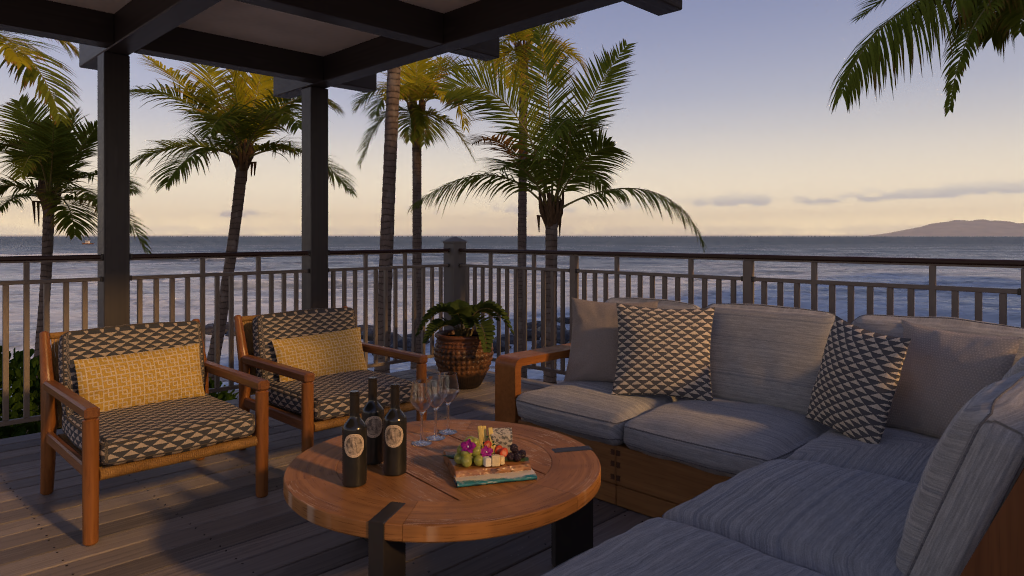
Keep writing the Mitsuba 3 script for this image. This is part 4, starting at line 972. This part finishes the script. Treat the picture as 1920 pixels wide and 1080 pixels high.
# ================================================================== plant pot
PO = np.array([.735, -.535, 0.002])
def pot_mesh():
    pr = [(0, .0), (.125, .0), (.134, .010), (.160, .060), (.195, .130), (.222, .205), (.233, .265), (.230, .300), (.222, .322), (.226, .330), (.214, .345), (.212, .356), (.218, .362), (.210, .374), (.214, .386), (.226, .396), (.230, .406), (.226, .418), (.212, .424), (.198, .418), (.190, .395), (.186, .36)]
    fine = []
    for (a, b) in zip(pr[:-1], pr[1:]):
        n = max(1, int(math.dist(a, b) / .007)); fine += [(a[0] + (b[0] - a[0]) * i / n, a[1] + (b[1] - a[1]) * i / n) for i in range(n)]
    fine.append(pr[-1]); N = 220; m = lathe(fine, N); v = m.vertices; th = np.arctan2(v[:, 1], v[:, 0]); r = np.hypot(v[:, 0], v[:, 1])
    band = np.clip((v[:, 2] - .115) / .02, 0, 1) * np.clip((.318 - v[:, 2]) / .012, 0, 1) * (r > .19)
    bump = np.abs(np.cos(th * 17)) ** 1.5 * np.abs(np.sin((v[:, 2] - .115) / .041 * np.pi)) ** 1.2
    low = np.clip((.11 - v[:, 2]) / .02, 0, 1) * (v[:, 2] > .012); fl = np.abs(np.cos(th * 30)) * low * .003
    top = np.clip((v[:, 2] - .326) / .004, 0, 1) * np.clip((.372 - v[:, 2]) / .004, 0, 1) * (r > .2) * (np.cos(th * 40) > 0) * .003
    add_r = band * (bump * .011 - .003) + fl + top + (meshkit.fbm(v * 40, 3, 2) - .5) * .003 * (r > .12)
    k = (r + add_r) / np.maximum(r, 1e-6); v[:, 0] *= k; v[:, 1] *= k; m.vertices = v + PO; return m
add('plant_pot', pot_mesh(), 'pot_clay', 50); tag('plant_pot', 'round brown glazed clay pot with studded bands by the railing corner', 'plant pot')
add('cycad', lathe([(0, .395), (.09, .392), (.187, .38)], 40, PO), 'soil', True) if False else None
tag('cycad', 'dark green cycad with arching paddle leaflets growing in the clay pot', 'plant')
add('cycad__soil', lathe([(0, .398), (.10, .395), (.188, .384)], 40, PO), 'soil', True)
sc = []
for k in range(34):
    a = rng.random() * 6.28; rr = .01 + .055 * rng.random(); p = PO + np.array([math.cos(a) * rr, math.sin(a) * rr, .39]); q = p + np.array([math.cos(a) * .03, math.sin(a) * .03, .05 + .05 * rng.random()])
    sc.append(tube([p, (p + q) / 2 + UP * .01, q], [.007, .005, .001], 5))
add('cycad__crown_scales', cat_m(sc), 'cycad_stalk')
def cycad_frond(k, base_, ctrl, tip, n=14, L=.112, W=.0235):
    c = bez([base_, ctrl, tip], 40); tt = np.gradient(c, axis=0); tt /= np.linalg.norm(tt, axis=1, keepdims=True); key = num('cycad__frond', k); V, F, UV = [], [], []
    for s in (-1, 1):
        for i in range(n):
            f = .30 + .69 * i / (n - 1); j = f * 39; p = c[int(j)] + (c[min(39, int(j) + 1)] - c[int(j)]) * (j - int(j)); t_ = tt[int(round(j))]
            nn = UP - (UP @ t_) * t_; nn /= np.linalg.norm(nn) + 1e-6; sd = np.cross(t_, nn) * s
            l = L * (0.62 + .38 * math.sin(math.pi * min(1, f * 1.02))) * (1 - .45 * max(0, f - .75) / .25); d = sd * .72 + t_ * (.30 + .7 * max(0, f - .7)) + nn * (.62 - .2 * rng.random()); d /= np.linalg.norm(d)
            wv = np.cross(nn, d); wv /= np.linalg.norm(wv); b0 = len(V); sh = .55 + .5 * rng.random()
            for (q, ww, dz) in ((0, .25, 0), (.25, .85, .004), (.6, 1.0, .003), (.88, .72, -.004), (1.0, .2, -.010)):
                cpt = p + d * l * q + UP * dz * .5 - UP * .006 * q * q
                V += [cpt - wv * W * ww, cpt - np.cross(d, wv) * W * ww * .25, cpt + wv * W * ww]; UV += [[q, sh]] * 3
            for q in range(4):
                a = b0 + q * 3; F += [[a, a + 3, a + 4], [a, a + 4, a + 1], [a + 1, a + 4, a + 5], [a + 1, a + 5, a + 2]]
    add(key, trimesh.Trimesh(np.array(V), np.array(F), process=False), 'cycad_leaf', True, np.array(UV)); add(f'{key}__stalk', tube(c[::2], np.linspace(.006, .0025, 20), 6), 'cycad_stalk', True)
cyc = PO + UP * .40
def cf(k, px, pyy, cpx, cpy, dd=0.0, dc=0.0, **kw):
    D0 = (cyc - CAM) @ FWD; cycad_frond(k, cyc + rng.normal(0, .012, 3) * [1, 1, 0], at(cpx, cpy, D0 + dc), at(px, pyy, D0 + dd), **kw)
for k, a in enumerate(((785, 627, 838, 540, -.10, -.05), (860, 568, 862, 590, .18, .10), (958, 622, 905, 530, -.08, -.04), (912, 655, 905, 570, -.30, -.16), (930, 600, 890, 560, .22, .12), (880, 612, 885, 585, -.22, -.1), (822, 585, 850, 560, .28, .16), (800, 640, 842, 585, -.25, -.14), (850, 590, 862, 575, -.25, -.12))): cf(k, *a)

# ================================================================== shrubs beside the deck
def shrub(key, centres, n, lab, size=.055, seed=1):
    r = np.random.default_rng(seed); V, F, UV = [], [], []; cs = np.array([c[:3] for c in centres]); rs = np.array([c[3] for c in centres])
    w = rs ** 2 / np.sum(rs ** 2)
    for _ in range(n):
        i = r.choice(len(cs), p=w); d = r.normal(size=3); d /= np.linalg.norm(d); d[2] = abs(d[2]) if r.random() < .75 else d[2]; k = rs[i] * (0.72 + .30 * r.random()); p = cs[i] + d * k * np.array([1, 1, .85])
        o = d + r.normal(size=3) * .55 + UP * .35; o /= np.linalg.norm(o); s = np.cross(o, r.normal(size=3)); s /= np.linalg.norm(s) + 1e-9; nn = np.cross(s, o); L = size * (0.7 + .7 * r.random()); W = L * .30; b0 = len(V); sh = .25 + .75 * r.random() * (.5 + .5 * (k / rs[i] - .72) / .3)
        for (q, ww, dz) in ((0, .2, 0), (.35, .8, .0), (.75, 1, -.03), (1.0, .35, -.12)):
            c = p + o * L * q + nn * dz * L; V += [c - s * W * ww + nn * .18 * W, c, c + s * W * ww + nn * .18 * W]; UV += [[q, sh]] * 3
        for q in range(3):
            a = b0 + 3 * q; F += [[a, a + 3, a + 4], [a, a + 4, a + 1], [a + 1, a + 4, a + 5], [a + 1, a + 5, a + 2]]
    tag(key, lab, 'shrub', 'green shrubs below the railing'); add(f'{key}__leaves', trimesh.Trimesh(np.array(V), np.array(F), process=False), 'shrub_leaf', True, np.array(UV)); labels[f'{key}__leaves'] = {'kind': 'stuff'}
    tw = [tube([c[:3] - UP * (c[3] + 1.0), c[:3] - UP * c[3] * .4 + r.normal(0, .1, 3), c[:3] + UP * c[3] * .5 + r.normal(0, .15, 3)], [.03, .02, .008], 6) for c in (np.array(q) for q in centres)]
    add(f'{key}__stems', cat_m(tw), 'palm_fibre')
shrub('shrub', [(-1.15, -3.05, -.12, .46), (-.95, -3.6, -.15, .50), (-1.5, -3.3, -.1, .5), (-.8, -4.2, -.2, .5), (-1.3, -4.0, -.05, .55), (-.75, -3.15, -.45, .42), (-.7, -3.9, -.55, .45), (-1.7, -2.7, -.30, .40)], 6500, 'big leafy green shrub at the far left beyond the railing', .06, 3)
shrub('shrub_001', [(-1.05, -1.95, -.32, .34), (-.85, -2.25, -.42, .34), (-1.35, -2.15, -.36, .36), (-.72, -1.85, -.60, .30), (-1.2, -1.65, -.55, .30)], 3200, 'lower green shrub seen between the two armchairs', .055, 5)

# ================================================================== rocks along the water
def rock(key, c, s, seed, lab):
    m = trimesh.creation.icosphere(3, 1.0); v = m.vertices; n1 = meshkit.fbm(v * 1.3 + seed * 7, 3, seed); n2 = meshkit.noise(v * 3.1 + seed, seed + 1)
    v = v * (0.62 + .75 * n1 + .18 * n2)[:, None]; v = np.round(v * 7) / 7 * .35 + v * .65; v[:, 2] = np.maximum(v[:, 2], -.5); a = seed * 1.3; ca, sa = math.cos(a), math.sin(a)
    v = v * s; m.vertices = np.column_stack([v[:, 0] * ca - v[:, 1] * sa, v[:, 0] * sa + v[:, 1] * ca, v[:, 2]]) + c; add(key, m, 'lava_rock', 40); tag(key, lab, 'rock', 'black lava rocks along the water')
rk = {'seen between the two armchairs': [(400, 626, 1.7, .45), (425, 622, 2.3, .55), (455, 628, 1.6, .4)],
      'behind the armchair nearer the plant': [(520, 634, 1.3, .4), (560, 640, 1.4, .4), (610, 634, 1.2, .36), (640, 640, 1.2, .36), (660, 656, 1.0, .3)],
      'seen through the bars left of the plant pot': [(680, 628, 1.4, .45), (700, 652, 1.0, .3), (706, 634, 1.6, .45), (728, 664, 1.1, .32), (735, 642, 1.5, .4), (756, 668, 1.2, .32), (762, 650, 1.4, .4), (776, 640, 1.2, .36)],
      'seen through the bars right of the plant': [(930, 652, 1.0, .3), (950, 640, 1.1, .34), (985, 632, 1.2, .36), (1000, 700, .5, .18), (1010, 618, 1.4, .4), (1020, 650, 1.1, .32), (1034, 626, 1.6, .45), (1050, 664, 1.2, .34), (1060, 634, 1.4, .4)],
      'seen just left of the taupe pillow': [(1062, 606, 1.1, .35), (1088, 650, 1.3, .36), (1090, 700, .6, .2), (1106, 690, .8, .25), (1150, 640, 1.3, .4)]}
ORD = ['leftmost', 'second from the left', 'third from the left', 'fourth from the left', 'fifth from the left', 'sixth from the left', 'seventh from the left', 'eighth from the left', 'ninth from the left']
k = 0
for where, lst in rk.items():
    for q, (x, y, s, h) in enumerate(lst):
        D = 6.7 * FPX / (y - HY); p = at(x, y, D); p[2] = SEA_Z + (.0 if D > 33 else .35); rock(num('shore_rock', k), p, np.array([s * .8, s * .55, h * 1.25]), k + 2, f'{ORD[q]} black rock {where}'); k += 1

# ================================================================== palms
def frond(key, P, leafm, L=.75, n=64, droop=.35, spread=.75, vee=.25, seed=0, turn=0.0, start=.16, width=.020, rr=.018, ragged=.12):
    r = np.random.default_rng(seed); N = 60; c = bez(P, N); tt = np.gradient(c, axis=0); seg = np.linalg.norm(np.diff(c, axis=0), axis=1); tt /= np.linalg.norm(tt, axis=1, keepdims=True); total = seg.sum()
    V, F, UV = [], [], []; root = c[0]
    out = c[-1] - c[0]; out[2] = 0; out /= np.linalg.norm(out) + 1e-9; roll = r.normal() * .18 + turn
    for s in (-1, 1):
        for i in range(n):
            f = start + (1 - start) * (i + .5 * (s > 0) + .3 * r.normal()) / n; f = min(max(f, start), .999)
            j = f * (N - 1); a = int(j); p = c[a] + (c[min(N - 1, a + 1)] - c[a]) * (j - a); t_ = tt[a]
            ref = UP * 1.0 - out * .55 * max(0, t_[2]); nn = ref - (ref @ t_) * t_; nn /= np.linalg.norm(nn) + 1e-6; sd = np.cross(t_, nn)
            sd, nn = sd * math.cos(roll) + nn * math.sin(roll), nn * math.cos(roll) - sd * math.sin(roll); sd = sd * s
            g = (f - start) / (1 - start); l = L * (0.50 + .62 * math.sin(math.pi * min(1, g * .85 + .12)) ** 1.0) * (1 - .50 * max(0, g - .7) / .3) * (1 + ragged * r.normal())
            if r.random() < .03: continue
            fw = .40 + .55 * g ** 2 + .06 * r.normal(); d = sd * spread + t_ * fw + nn * (vee + .10 * r.normal()); d /= np.linalg.norm(d); wv = np.cross(d, nn); wv /= np.linalg.norm(wv) + 1e-9
            w = width * (0.85 + .3 * r.random()); b0 = len(V); dr_ = droop * (0.8 + .5 * r.random()); hue = r.random(); pts = []; q0 = p.copy(); dd = d.copy()
            for q in range(5):
                pts.append(q0.copy()); dd = dd - UP * dr_ * .30 * (0.4 + q * .35); dd /= np.linalg.norm(dd); q0 = q0 + dd * l / 4
            for q, ww in enumerate((.45, 1.0, .92, .62, .06)):
                V += [pts[q] - wv * w * ww, pts[q] + wv * w * ww]; UV += [[hue, q / 4]] * 2
            for q in range(4): b = b0 + 2 * q; F += [[b, b + 2, b + 3], [b, b + 3, b + 1]]
    add(key, trimesh.Trimesh(np.array(V), np.array(F), process=False), leafm, True, np.array(UV))
    add(f'{key}__rachis', tube(c[::3], np.interp(np.linspace(0, 1, len(c[::3])), [0, .12, .3, 1], [rr * 1.9, rr * 1.2, rr, rr * .2]), 6), 'palm_rachis', True)

def trunk(key, pts, radii, seed):
    c = bez(pts, 60) if len(pts) in (3, 4) else np.array(pts); n = 160; idx = np.linspace(0, len(c) - 1, n); p = np.stack([np.interp(idx, np.arange(len(c)), c[:, k]) for k in range(3)], 1); r = np.interp(np.linspace(0, 1, n), np.linspace(0, 1, len(radii)), radii)
    r = r * (1 + .05 * (np.arange(n) % 3 == 0)) * (1 + .06 * (meshkit.noise(np.column_stack([np.arange(n) * .31, np.zeros(n), np.zeros(n)]), seed) - .5))
    add(f'{key}__trunk', tube(p, r, 18), 'palm_bark', True)

def crown_base(key, c, r, seed, dry=4):
    g = np.random.default_rng(seed); ms = []
    for k in range(22):
        a = g.random() * 6.28; d = np.array([math.cos(a), math.sin(a), 0]); p = c + d * r * .7 - UP * .25 * g.random(); q = c + d * r * (1.2 + 1.2 * g.random()) + UP * (.25 + .35 * g.random())
        ms.append(tube([p, (p + q) / 2 + d * .05, q], [r * .42, r * .32, r * .10], 6))
    for k in range(dry):
        a = g.random() * 6.28; d = np.array([math.cos(a), math.sin(a), 0]); p = c + d * r * 1.1 - UP * .05; q = p + d * .14 - UP * (.25 + .35 * g.random()); ms.append(tube([p, p + d * .16 + UP * .02, q], [r * .28, r * .3, r * .08], 6))
    add(f'{key}__crown_fibre', cat_m(ms), 'palm_fibre', True)

def palm(key, lab, base_, crown, rad, fronds, D, L, fill=0, fill_len=2.6, bend=(0, 0), seed=0, leafm='palm_leaf', **kw):
    """base_, crown: world points; fronds: lists of (px, py, extra depth) after the crown, with an optional dict."""
    tag(key, lab, 'palm tree', 'coconut palms between the deck and the sea'); mid = (np.asarray(base_) + crown) / 2 + RIGHT * bend[0] + FWD * bend[1]
    trunk(key, [np.asarray(base_, float), mid, crown], rad, seed); crown_base(key, crown, rad[-1], seed); g = np.random.default_rng(seed + 50)
    k = 0
    for fr in fronds:
        o = {**dict(L=L), **kw}; pts = []
        for q in fr:
            if isinstance(q, dict): o.update(q)
            else: pts.append(at(q[0], q[1], D + q[2]))
        lm_ = o.pop('mat', leafm); d0 = pts[0] - crown; d0[2] = max(d0[2], 0); root = crown + d0 / (np.linalg.norm(d0) + 1e-9) * rad[-1] * .8
        frond(num(f'{key}__frond', k), [root] + pts, lm_, seed=seed * 100 + k, **o); k += 1
    for _ in range(fill):
        a = g.random() * 6.28; e = g.uniform(-.15, 1.25); d = np.array([math.cos(a) * math.cos(e), math.sin(a) * math.cos(e), math.sin(e)]); ln = fill_len * g.uniform(.8, 1.1); c1 = crown + d * ln * .6 + UP * .25; tip = crown + d * ln + np.array([math.cos(a), math.sin(a), 0]) * .25 * ln - UP * ln * g.uniform(.25, .7)
        frond(num(f'{key}__frond', k), [crown, c1, tip], leafm, L=L, seed=seed * 100 + k, **kw); k += 1

def ground(px, D, z=-4.9): p = at(px, HY, D); p[2] = z; return p
# the palm in the middle of the picture
D = 14.0
palm('palm_tree', 'young dark green palm right of the corner post, nearest the deck', ground(1024, D + .1), at(1034, 402, D), [.26, .17, .135, .12, .125], [
    [(930, 265, -.3), (770, 388, -.5), dict(droop=.75, vee=-.05, L=.72)],
    [(1120, 345, -.2), (1268, 312, -.5), (1321, 462, -.7), dict(droop=.80, vee=-.05, L=.72)],
    [(1005, 225, -.2), (925, 130, -.3), (838, 172, -.5), dict(droop=.16, vee=.10, L=.98, n=86, width=.018, turn=1.0)],
    [(1040, 240, .1), (1010, 45, .2), dict(droop=.10, vee=.05, L=.70, n=84, width=.017, turn=1.15)],
    [(1078, 205, -.1), (1176, 84, .3), dict(droop=.10, vee=.08, L=.66, n=86, width=.019, turn=-1.0)],
    [(1075, 235, -.9), (1100, 150, -1.8), (1006, 300, -2.4), dict(droop=.55, vee=.0, L=.66)],
    [(1078, 250, .5), (1136, 362, .9), dict(droop=.7, L=.62)],
    [(985, 285, -.8), (935, 318, -1.6), dict(droop=.5, L=.72)],
    [(1090, 275, -.7), (1150, 275, -1.3), dict(droop=.5, L=.70)],
    [(960, 235, .7), (888, 268, 1.5), dict(droop=.55, L=.72, mat='palm_leaf_dry')],
], D, .75, seed=1, bend=(.05, 0))
# the palm between the two square posts
D = 15.0
palm('palm_tree_001', 'palm coloured sunlit gold on top, with a curving trunk framed by the two square posts', ground(335, D + .3), at(455, 302, D), [.24, .155, .125, .11, .115], [
    [(398, 190, .2), (276, 108, .5), dict(droop=.40, mat='palm_leaf_gold')],
    [(385, 200, -.2), (330, 165, -.2), (241, 172, -.3), dict(droop=.65)],
    [(385, 262, -.3), (320, 265, -.5), (240, 310, -.7), dict(droop=.65)],
    [(405, 265, -.9), (350, 278, -1.8), (312, 345, -2.3), dict(droop=.75)],
    [(452, 200, -.4), (424, 96, -.9), dict(droop=.10, L=.85, n=84, turn=1.1, mat='palm_leaf_gold')],
    [(420, 190, .5), (375, 108, 1.2), dict(droop=.4, mat='palm_leaf_gold')],
    [(472, 200, .3), (500, 100, .8), dict(droop=.2, turn=-.9, mat='palm_leaf_gold')],
    [(510, 200, -.3), (565, 150, -.4), (634, 205, -.4), dict(droop=.75)],
    [(500, 262, .4), (550, 282, .8), dict(droop=.55)],
    [(520, 262, -.2), (600, 275, -.4), (659, 362, -.6), dict(droop=.75)],
    [(480, 215, -.8), (540, 180, -1.5), (560, 240, -1.9), dict(droop=.6)],
    [(440, 220, -.9), (410, 200, -1.8), (395, 250, -2.2), dict(droop=.5)],
    [(470, 220, 1.0), (520, 130, 2.0), dict(droop=.35, mat='palm_leaf_gold')],
    [(430, 250, 1.0), (400, 270, 1.8), dict(droop=.5)],
], D, .80, seed=2, bend=(.32, 0), n=74, width=.022)
# far left palm
D = 14.0
palm('palm_tree_002', 'dark green palm at the far left behind the railing', ground(28, D + .3), at(92, 375, D), [.20, .125, .10, .095, .10], [
    [(75, 270, 0), (36, 190, .2), dict(droop=.2, L=.62, turn=.9)],
    [(110, 280, .2), (140, 212, .5), dict(droop=.3)],
    [(130, 300, -.2), (184, 235, -.3), dict(droop=.35)],
    [(60, 270, -.2), (20, 250, -.3), (-25, 290, -.4), dict(droop=.6)],
    [(50, 338, -.3), (-20, 335, -.5), (-50, 390, -.6), dict(droop=.7)],
    [(60, 360, .3), (20, 360, .6), (-20, 410, .8), dict(droop=.7)],
    [(140, 320, -.2), (200, 310, -.3), (252, 360, -.3), dict(droop=.7)],
    [(140, 375, .1), (220, 350, .2), (277, 474, .2), dict(droop=.7)],
    [(115, 360, -.6), (135, 380, -1.0), (140, 440, -1.2), dict(droop=.6)],
    [(80, 290, -.8), (60, 260, -1.5), (40, 330, -1.9), dict(droop=.5)],
    [(100, 290, -.8), (100, 230, -1.6), dict(droop=.4)],
    [(130, 345, -.9), (190, 345, -1.4), (200, 400, -1.6), dict(droop=.6)],
    [(90, 300, .8), (80, 230, 1.5), dict(droop=.35)],
], D, .62, seed=3, bend=(.28, 0), n=72)
# palm whose crown hangs in from the upper left
D = 10.0
palm('palm_tree_003', 'palm whose fronds hang in at the upper left under the roof', ground(-330, D), at(-150, 30, D), [.26, .17, .14, .13, .13], [
    [(-20, 40, -.2), (70, 75, -.4), (114, 226, -.5), dict(droop=.55, L=.62, n=76)],
    [(0, 10, .3), (90, 40, .6), (150, 105, .9), dict(droop=.9, mat='palm_leaf_gold', L=.55)],
    [(-60, 60, -.6), (10, 50, -1), (40, 120, -1.2), dict(droop=.7, mat='palm_leaf_gold', L=.5)],
    [(-240, 80, 0), (-330, 200, 0)], [(-140, -200, 0), (-60, -260, 0)], [(-220, -150, .4), (-340, -160, .8)], [(-170, 100, -.8), (-160, 240, -1.4)], [(-60, -80, .8), (40, -60, 1.8)],
], D, .6, seed=4, bend=(.4, 0))
# tall trunk running up behind the roof
D = 14.0
palm('palm_tree_004', 'tall bare palm trunk beside the inner square post, its head above the roof', ground(706, D), at(748, -70, D), [.25, .17, .140, .130, .128, .13], [], D, .7, fill=16, fill_len=2.3, seed=5, bend=(-.05, 0))
D = 22.0
palm('palm_tree_005', 'slim palm coloured sunlit gold behind the tall bare trunk', ground(780, D), at(781, 212, D), [.26, .165, .15, .14, .15], [
    [(735, 195, -.2), (705, 215, -.3), (676, 310, -.3), dict(droop=.75)],
    [(815, 212, -.1), (850, 222, -.2), (890, 303, -.3), dict(droop=.75, mat='palm_leaf_gold')],
    [(740, 160, .2), (700, 150, .3), (666, 205, .4), dict(droop=.7)],
    [(750, 165, -.8), (715, 165, -1.4), (704, 215, -1.8), dict(droop=.6)],
    [(780, 160, 0), (782, 100, .2), dict(droop=.25, mat='palm_leaf_gold')],
    [(810, 145, .2), (850, 95, .4), (880, 150, .6), dict(droop=.7, mat='palm_leaf_gold')],
    [(815, 165, -.4), (860, 150, -.8), (872, 240, -1.1), dict(droop=.75, mat='palm_leaf_gold')],
    [(760, 150, .8), (735, 105, 1.6), dict(droop=.4, mat='palm_leaf_gold')],
    [(800, 150, .9), (830, 110, 1.8), dict(droop=.4, mat='palm_leaf_gold')],
    [(775, 205, -.7), (765, 200, -1.2), (768, 262, -1.4), dict(droop=.6)],
    [(790, 205, -.6), (805, 200, -1.0), (795, 270, -1.2), dict(droop=.6)],
    [(795, 160, -.9), (820, 130, -1.8), (835, 190, -2.4), dict(droop=.6, mat='palm_leaf_gold')],
    [(765, 170, -.9), (745, 140, -1.8), (735, 190, -2.4), dict(droop=.6, mat='palm_leaf_gold')],
], D, .85, seed=6, bend=(.05, 0), n=52, width=.026)
D = 22.0
palm('palm_tree_006', 'tall slim palm coloured sunlit gold whose head rises behind the young green palm', ground(976, D), at(982, 100, D), [.25, .15, .14, .13, .14], [
    [(1010, 55, 0), (1045, 40, .2), (1074, 40, .3), dict(droop=.6)],
    [(1030, 90, -.2), (1075, 80, -.4), (1098, 140, -.6), dict(droop=.6)],
    [(950, 85, 0), (930, 100, 0), (930, 165, 0), dict(droop=.7)],
    [(960, 60, .4), (925, 70, .8), (905, 130, 1), dict(droop=.7)],
    [(985, 40, .2), (990, -10, .6)], [(960, 50, -.5), (940, 10, -1)], [(1000, 60, -.8), (1020, 50, -1.5), (1030, 120, -2), dict(droop=.6)],
    [(965, 80, -.8), (955, 90, -1.5), (958, 160, -1.9), dict(droop=.7)], [(1005, 90, .8), (1040, 100, 1.5), (1050, 160, 1.8), dict(droop=.7)], [(985, 90, -.9), (990, 110, -1.6), (985, 180, -1.9), dict(droop=.7)],
], D, .85, seed=7, leafm='palm_leaf_gold', n=52, width=.026)
D = 9.0
palm('palm_tree_007', 'palm whose fronds hang in at the upper right corner', ground(2120, D), at(2010, -95, D), [.26, .17, .14, .13, .13], [
    [(1880, -60, -.2), (1640, -30, -.3), (1578, 178, -.5), dict(droop=1.35, vee=-.15, L=.98, n=130, width=.017)],
    [(1850, -120, .3), (1720, -60, .5), (1612, 34, .7), dict(droop=.3, L=.62, n=90, turn=.5, width=.016)],
    [(1900, -40, -.6), (1805, 0, -.9), (1780, 208, -1.1), dict(droop=.9, L=.34, n=90, width=.017)],
    [(1930, -30, .4), (1880, -20, .7), (1860, 70, .9), dict(droop=1.2, L=.75, n=100, width=.017)],
    [(1920, -60, .1), (1790, -60, .3), (1690, 40, .5), dict(droop=1.3, L=.95, n=120, width=.017)],
    [(1940, -50, .6), (1860, -40, .9), (1790, 50, 1.1), dict(droop=1.25, L=.9, n=110, width=.017)],
    [(1950, -40, -.2), (1925, -20, -.4), (1912, 60, -.5), dict(droop=1.0, L=.5)],
    [(1900, -90, .5), (1780, -70, .9), (1700, 60, 1.2), dict(droop=.85, L=.55)],
    [(1960, -200, 0), (1900, -300, 0)], [(2080, -160, 0), (2200, -120, 0)], [(2060, 20, -.4), (2130, 160, -.6)], [(1950, -60, 1), (1900, -20, 2)],
], D, .55, seed=8, width=.017)

# ================================================================== boat
bo = at(164, 458, 505.0); bo[2] = SEA_Z - .05; B0 = RIGHT
tag('fishing_boat', 'small sunlit fishing boat far out on the sea at the left', 'boat')
def hull():
    n = 14; s = np.linspace(-1, 1, n); P = []
    for x in s:
        b = 1.25 * (1 - max(0, x) ** 2.2) ** .6 + .02; k = .55 + .35 * max(0, x) ** 2; P.append([[x * 3.9, -b, k + .35], [x * 3.9, -b * .8, 0], [x * 3.9, 0, -.4], [x * 3.9, b * .8, 0], [x * 3.9, b, k + .35], [x * 3.9, 0, k + .30], [x * 3.9, -b, k + .35]])
    g = np.array(P); g = bo + g[..., :1] * -B0 + g[..., 1:2] * FWD + g[..., 2:] * UP; return grid_mesh(g)
add('fishing_boat__hull', hull(), two({'type': 'ref', 'id': 'hull_trim'}))
def bbox_at(x0, x1, y, z0, z1): m = cbox(x0, x1, -y, y, z0, z1, .05); v = m.vertices; m.vertices = bo + v[:, :1] * -B0 + v[:, 1:2] * FWD + v[:, 2:] * UP; m.fix_normals(); return m
add('fishing_boat__cabin', bbox_at(-1.3, 1.1, .9, .8, 2.5), 'white_hull'); add('fishing_boat__cabin_roof', bbox_at(-1.7, 1.3, 1.05, 2.52, 2.68), 'white_hull'); add('fishing_boat__window', bbox_at(-1.0, .9, .93, 1.6, 2.15), 'dark_glass'); add('fishing_boat__mast', bbox_at(-.2, -.1, .05, 2.7, 4.0), 'white_hull')

# ================================================================== the air
scene['air'] = {'type': 'homogeneous', 'albedo': {'type': 'rgb', 'value': [0.95, 0.95, 0.95]}, 'sigma_t': 1.8e-5}
scene['haze'] = {'type': 'cube', 'to_world': T().translate([0, 0, 850]).scale([66000, 66000, 1250]), 'bsdf': {'type': 'null'}, 'interior': {'type': 'ref', 'id': 'air'}}
tag('haze', 'thin sea haze', None, None, 'stuff')
scene['camera']['medium'] = {'type': 'ref', 'id': 'air'}
